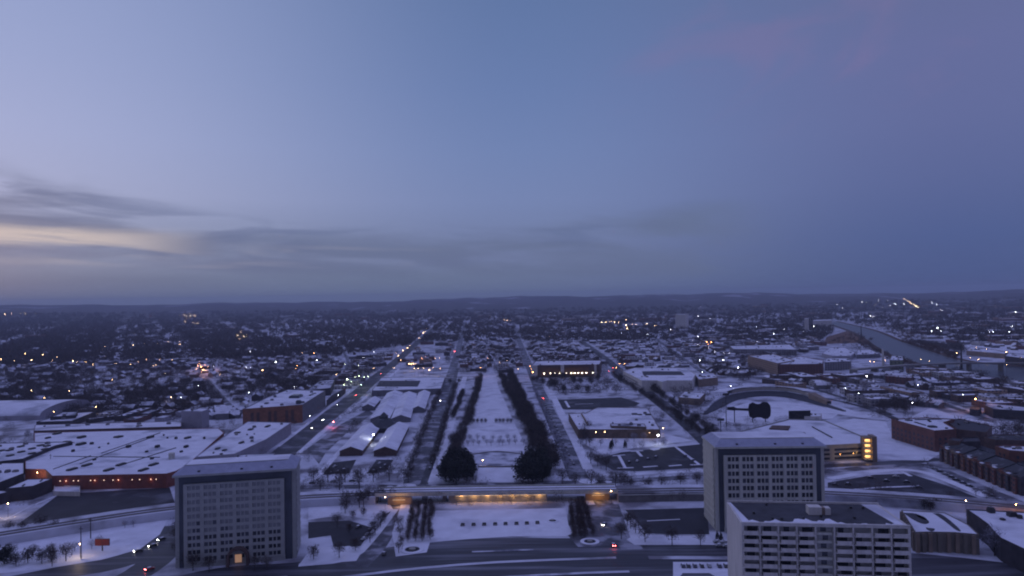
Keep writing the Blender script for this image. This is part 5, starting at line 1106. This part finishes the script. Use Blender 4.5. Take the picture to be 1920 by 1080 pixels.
# ------------------------------------------------------------------ scattered blocks: houses, sheds and shops of the city floor
REG = [  # phrase, photo outline, kinds and how many
    ('left of the orange light cluster', [(-60, 690), (330, 680), (340, 762), (250, 775), (-60, 748)], 'house', 95),
    ('between orange light cluster and avenue', [(340, 680), (640, 670), (600, 726), (440, 768), (340, 765)], 'house', 80),
    ('in the woods behind the left blocks', [(-60, 640), (480, 632), (620, 660), (330, 678), (-60, 688)], 'house', 60),
    ('beyond the head of the lawn', [(820, 610), (1000, 612), (1150, 640), (1160, 680), (990, 660), (860, 690), (830, 640)], 'house', 50),
    ('left of the barrel-roofed hall', [(150, 770), (340, 752), (440, 765), (340, 790), (180, 792)], 'shed', 16),
    ('by the greenish filling station', [(560, 700), (700, 670), (760, 655), (720, 700), (640, 735), (600, 730)], 'shop', 30),
    ('behind the long market hall', [(740, 690), (800, 640), (990, 650), (975, 700), (880, 700), (850, 695)], 'shop', 44),
    ('before the lone pale high-rise', [(1000, 670), (990, 610), (1260, 612), (1330, 690), (1180, 686)], 'shop', 80),
    ('right of the lone pale high-rise', [(1300, 690), (1280, 615), (1490, 605), (1560, 640), (1390, 700)], 'warehouse', 70),
    ('just beyond the ball park', [(1400, 720), (1600, 700), (1700, 722), (1700, 760), (1640, 765), (1540, 740)], 'warehouse', 22),
    ('by the highway at the right edge', [(1700, 700), (1930, 712), (1930, 765), (1860, 770), (1740, 722)], 'warehouse', 28),
    ('across the river on the right', [(1690, 604), (1930, 600), (1930, 660), (1800, 645), (1720, 632)], 'warehouse', 40),
    ('far off below the left hills', [(-60, 598), (800, 586), (800, 630), (-60, 640)], 'warehouse', 26),
    ('far off below the middle hills', [(800, 588), (1260, 580), (1260, 610), (820, 612)], 'warehouse', 34),
    ('far off below the right hills', [(1260, 578), (1930, 560), (1930, 600), (1520, 600), (1260, 610)], 'warehouse', 48)]
def house_protos():
    out = []
    for i, (w, l, e, r, m, rf) in enumerate([(9, 12, 4.5, 3, greyw, snow_roof), (8, 14, 4, 3.2, pale2, snow_roof), (10, 13, 5.5, 3.4, brick2, snow_thin), (9, 11, 4, 2.6, tanw, snow_roof), (11, 15, 6.5, 3.6, darkw, snow_thin)]):
        o = thing('house', None, 'house'); b = MB().box(-l/2, l/2, -w/2, w/2, -.2, e)
        for x, s in ((-l/2, 1), (l/2, -1)): b.face([(x, -w/2, e), (x, w/2, e), (x, 0, e+r)][::-s])
        b.build('wall', m, o); q = MB()
        for s in (1, -1): q.face([(-l/2-.5, s*(w/2+.6), e-.35), (l/2+.5, s*(w/2+.6), e-.35), (l/2+.5, 0, e+r+.1), (-l/2-.5, 0, e+r+.1)][::s])
        q.build('roof', rf, o); ro = o.children[-1]; MB().box(-l*.3, -l*.3+.9, .6, 1.5, e, e+r+1).build('chimney', brick2, ro); out.append(proto(o))
    return out
HP = house_protos(); HN = ['grey', 'white', 'brick', 'tan', 'dark']; hused = set(); fac_m = [(fc_brick, 'brick'), (fc_brown, 'brown'), (fc_pale2, 'grey'), (fc_pale, 'pale'), (fc_tan, 'tan'), (darkw, 'dark'), (lilac, 'lilac')]
SIZES = {'house': None, 'shed': ((14, 40), (10, 18), (4, 6)), 'shop': ((14, 40), (12, 22), (4, 9)), 'warehouse': ((20, 64), (14, 32), (5, 10))}
rs = random.Random(21); tin = [(snow_roof, 'snowy'), (snow_thin, 'thinly snowed'), (snow, 'white')]
def rnd_px(poly, rr):
    xs = [p[0] for p in poly]; ys = [p[1] for p in poly]
    while True:
        x, y = rr.uniform(min(xs), max(xs)), rr.uniform(min(ys), max(ys))
        if inpoly(x, y, poly): return x, y
for phrase, poly, kind, count in REG:
    n = t = 0
    while n < count and t < count*30:
        t += 1; x, y = rnd_px(poly, rs)
        p = G(x, y); far = p.length; rz = AXIS+R(rs.choice([0, 90])+rs.uniform(-4, 4)) if rs.random() < .8 else rs.uniform(0, 3)
        if kind == 'house':
            if blocked(p.x, p.y, 11): continue
            i = rs.randrange(5); s = 1+max(0, far-1200)/4500; lab = 'small %s house with a %s gable roof %s' % (HN[i], 'thinly snowed' if i in (2, 4) else 'snowy', phrase)
            if i in hused: o = dup(HP[i], (p.x, p.y, p.z), rz, lab, HN[i]+' houses '+phrase, s)
            else: hused.add(i); o = HP[i]; o.location = p; o.rotation_euler[2] = rz; tag(o, lab, 'house', HN[i]+' houses '+phrase)
            c, q = math.cos(rz), math.sin(rz); occupy([(p.x+c*a*s-q*b*s, p.y+q*a*s+c*b*s) for a, b in ((-9, -7), (9, -7), (9, 7), (-9, 7))])
        else:
            (l0, l1), (w0, w1), (h0, h1) = SIZES[kind]; k = 1 if far < 2200 else 1.5+(far-2200)/4000; k = min(k, 2.6)
            l, w, hh_ = rs.uniform(l0, l1)*k, rs.uniform(w0, w1)*k, rs.uniform(h0, h1)*(1 if far < 3200 else 2.3)
            if blocked(p.x, p.y, w*.6): continue
            c, q = math.cos(rz), math.sin(rz); P = [(p.x+c*a-q*b, p.y+q*a+c*b) for a, b in ((-l/2, -w/2), (l/2, -w/2), (l/2, w/2), (-l/2, w/2))]
            if l > 34 and rs.random() < .4: P = [(p.x+c*a-q*b, p.y+q*a+c*b) for a, b in ((-l/2, -w/2), (l/2, -w/2), (l/2, w*.1), (l*.1, w*.1), (l*.1, w/2), (-l/2, w/2))]
            m, mn = rs.choice(fac_m); rf, rn = rs.choice(tin)
            lab = '%s %s-walled %s with a %s flat roof %s' % ('long' if l > 2.2*w else 'broad', mn, kind, rn, phrase)
            o, _ = block(kind, lab, kind, None, hh_, m, rf, .6, '%s %ss %s' % (mn, kind, phrase), world=P); o.location.z = p.z
        n += 1

# small houses beyond the nearest three hundred: one mass
def far_houses():
    b = MB(); n = 0; rr = random.Random(3)
    for poly, cnt in (([(-60, 628), (640, 618), (700, 650), (640, 690), (-60, 700)], 420), ([(830, 604), (1260, 602), (1330, 690), (1180, 700), (990, 690), (850, 690)], 420), ([(1280, 610), (1490, 602), (1560, 640), (1400, 712), (1320, 700)], 200), ([(1700, 600), (1930, 596), (1930, 660), (1800, 645)], 120), ([(1420, 712), (1700, 700), (1930, 715), (1930, 770), (1700, 762)], 130), ([(150, 770), (450, 755), (450, 785), (160, 790)], 60)):
        k = t = 0
        while k < cnt and t < cnt*20:
            t += 1; p = G(*rnd_px(poly, rr))
            if blocked(p.x, p.y, 8): continue
            w, l, e, r = rr.uniform(6, 11), rr.uniform(9, 20), rr.uniform(3.5, 7), rr.uniform(1.5, 3.5); a = AXIS+R(rr.choice([0, 90])+rr.uniform(-8, 8)); c, q = math.cos(a), math.sin(a)
            f = lambda x, y, z: (p.x+c*x-q*y, p.y+q*x+c*y, p.z+z); b.m = rr.choice([1, 2, 3, 1])
            for x0, y0, x1, y1 in ((-l/2, -w/2, l/2, -w/2), (l/2, -w/2, l/2, w/2), (l/2, w/2, -l/2, w/2), (-l/2, w/2, -l/2, -w/2)): b.face([f(x0, y0, -.2), f(x1, y1, -.2), f(x1, y1, e), f(x0, y0, e)])
            for x in (-l/2, l/2): b.face([f(x, -w/2, e), f(x, w/2, e), f(x, 0, e+r)])
            b.m = 0
            for s in (1, -1): b.face([f(-l/2-.4, s*(w/2+.5), e-.3), f(l/2+.4, s*(w/2+.5), e-.3), f(l/2+.4, 0, e+r+.1), f(-l/2-.4, 0, e+r+.1)])
            k += 1; n += 1
    o = b.build('far_houses', [snow_roof, greyw, brick2, darkw]); tag(o, 'distant small snow-roofed houses packed between the trees', 'houses', None, 'stuff')
far_houses()

# ------------------------------------------------------------------ masses of bare wood that nobody could count
def woods(name, regs, rx, hgt, tri, size, slim, m, seed, keep=True, grow=0):
    g = np.random.default_rng(seed); rr = random.Random(seed); pts = []
    for poly, n in regs:
        for _ in range(n):
            x, y = rnd_px(poly, rr); p = G(x, y); w = p
            k = .5+.5*math.sin(w.x*.011+seed)*math.sin(w.y*.006+1.3*seed)+.25*math.sin(w.x*.031+w.y*.017)
            if rr.random() > .25+.9*k: continue
            if keep and blocked(w.x, w.y, 2): continue
            pts.append((w.x, w.y, w.z, 1+grow*min(1.0, max(0, w.length-1500)/3500)))
    c = np.array(pts); n = len(c); k = tri; S = c[:, 3][:, None, None]
    u = g.normal(size=(n, k, 3)); u /= np.linalg.norm(u, axis=2)[..., None]; u *= (g.random((n, k, 1))**.4); s = (.65+.7*g.random((n, 1, 1)))*S
    p = u*np.array([rx, rx, hgt*.46])*s; p[..., 2] += (hgt*.54*s)[..., 0]; p += c[:, None, :3]
    d = g.normal(size=(n, k, 3)); d[..., 2] = np.abs(d[..., 2])+.4; d /= np.linalg.norm(d, axis=2)[..., None]; e = np.cross(d, g.normal(size=(n, k, 3))); e /= np.linalg.norm(e, axis=2)[..., None]
    z = size*s*(.6+.8*g.random((n, k, 1))); v = np.stack([p-e*z*slim*.5, p+e*z*slim*.5, p+d*z], 2).reshape(-1, 3).astype(np.float32)
    T_ = n*k; me = bpy.data.meshes.new(name); me.vertices.add(3*T_); me.vertices.foreach_set('co', v.ravel()); me.loops.add(3*T_); me.loops.foreach_set('vertex_index', np.arange(3*T_, dtype=np.int32)); me.polygons.add(T_); me.polygons.foreach_set('loop_start', np.arange(0, 3*T_, 3, dtype=np.int32)); me.materials.append(m); me.update(calc_edges=True); me.validate()
    o = link(name, me); o['kind'] = 'stuff'; return o, n
o, n1 = woods('bare_tree_cover', [([(-60, 688), (640, 668), (600, 726), (440, 770), (200, 785), (-60, 765)], 9500), ([(150, 765), (440, 765), (340, 795), (160, 795)], 260), ([(560, 700), (760, 655), (700, 712), (600, 735)], 700), ([(820, 640), (1160, 640), (1170, 690), (990, 700), (850, 705)], 2300), ([(1170, 640), (1560, 640), (1400, 720), (1330, 700)], 1900), ([(1400, 715), (1930, 705), (1930, 770), (1700, 765)], 1000), ([(1540, 640), (1650, 640), (1660, 672), (1600, 660)], 200), ([(1680, 640), (1800, 650), (1830, 668), (1740, 650)], 380), ([(1690, 690), (1920, 712), (1920, 740), (1800, 735)], 420), ([(1000, 700), (1160, 700), (1200, 742), (1030, 745)], 150), ([(1180, 720), (1330, 740), (1400, 730), (1330, 800)], 160), ([(575, 780), (700, 715), (735, 735), (640, 840)], 140), ([(1545, 740), (1700, 762), (1660, 800)], 90), ([(1690, 800), (1930, 790), (1930, 830), (1840, 830)], 120)], 5.0, 10, 70, 2.2, .17, twig, 5)
tag(o, 'bare brown tree cover through the house blocks', 'trees')
o, n0 = woods('near_tree_cover', [([(-60, 760), (1930, 735), (1930, 955), (-60, 955)], 2900)], 3.6, 8, 190, 1.3, .10, twig, 15)
tag(o, 'small bare trees filling the gaps between the near blocks', 'trees')
o, n2 = woods('far_woods', [([(-60, 590), (820, 582), (830, 640), (640, 668), (-60, 690)], 12000), ([(820, 584), (1560, 570), (1560, 640), (830, 642)], 6500), ([(1560, 568), (1960, 556), (1960, 640), (1800, 645), (1560, 600)], 2400)], 7, 10, 26, 5.0, .35, twig, 8, grow=1.0)
tag(o, 'dark bare woods spreading to the far hills', 'woods')
o, n3 = woods('river_bank_scrub', [([(1598, 636), (1612, 630), (1650, 660), (1720, 684), (1700, 692), (1640, 668)], 260), ([(1690, 642), (1700, 632), (1740, 645), (1800, 668), (1790, 674)], 420), ([(1600, 608), (1680, 612), (1740, 640), (1700, 640), (1650, 620)], 300), ([(1550, 644), (1600, 624), (1640, 640)], 120)], 4, 7, 50, 2.2, .25, scrub, 9, keep=False)
tag(o, 'brown scrub covering the river banks', 'scrub')

# ------------------------------------------------------------------ the evening air
b = MB().box(-15500, 15500, -15500, 15500, -3, 260); hz_o = b.build('haze', None); hz_o.data.materials.clear(); hz_o['kind'] = 'stuff'
hm = bpy.data.materials.new('haze'); hm.use_nodes = True; t = hm.node_tree; t.nodes.clear(); pv = t.nodes.new('ShaderNodeVolumePrincipled'); pv.inputs['Density'].default_value = 8e-5; pv.inputs['Color'].default_value = (.70, .79, 1.0, 1); pv.inputs['Anisotropy'].default_value = 0
ou = t.nodes.new('ShaderNodeOutputMaterial'); t.links.new(pv.outputs[0], ou.inputs['Volume']); hz_o.data.materials.append(hm)
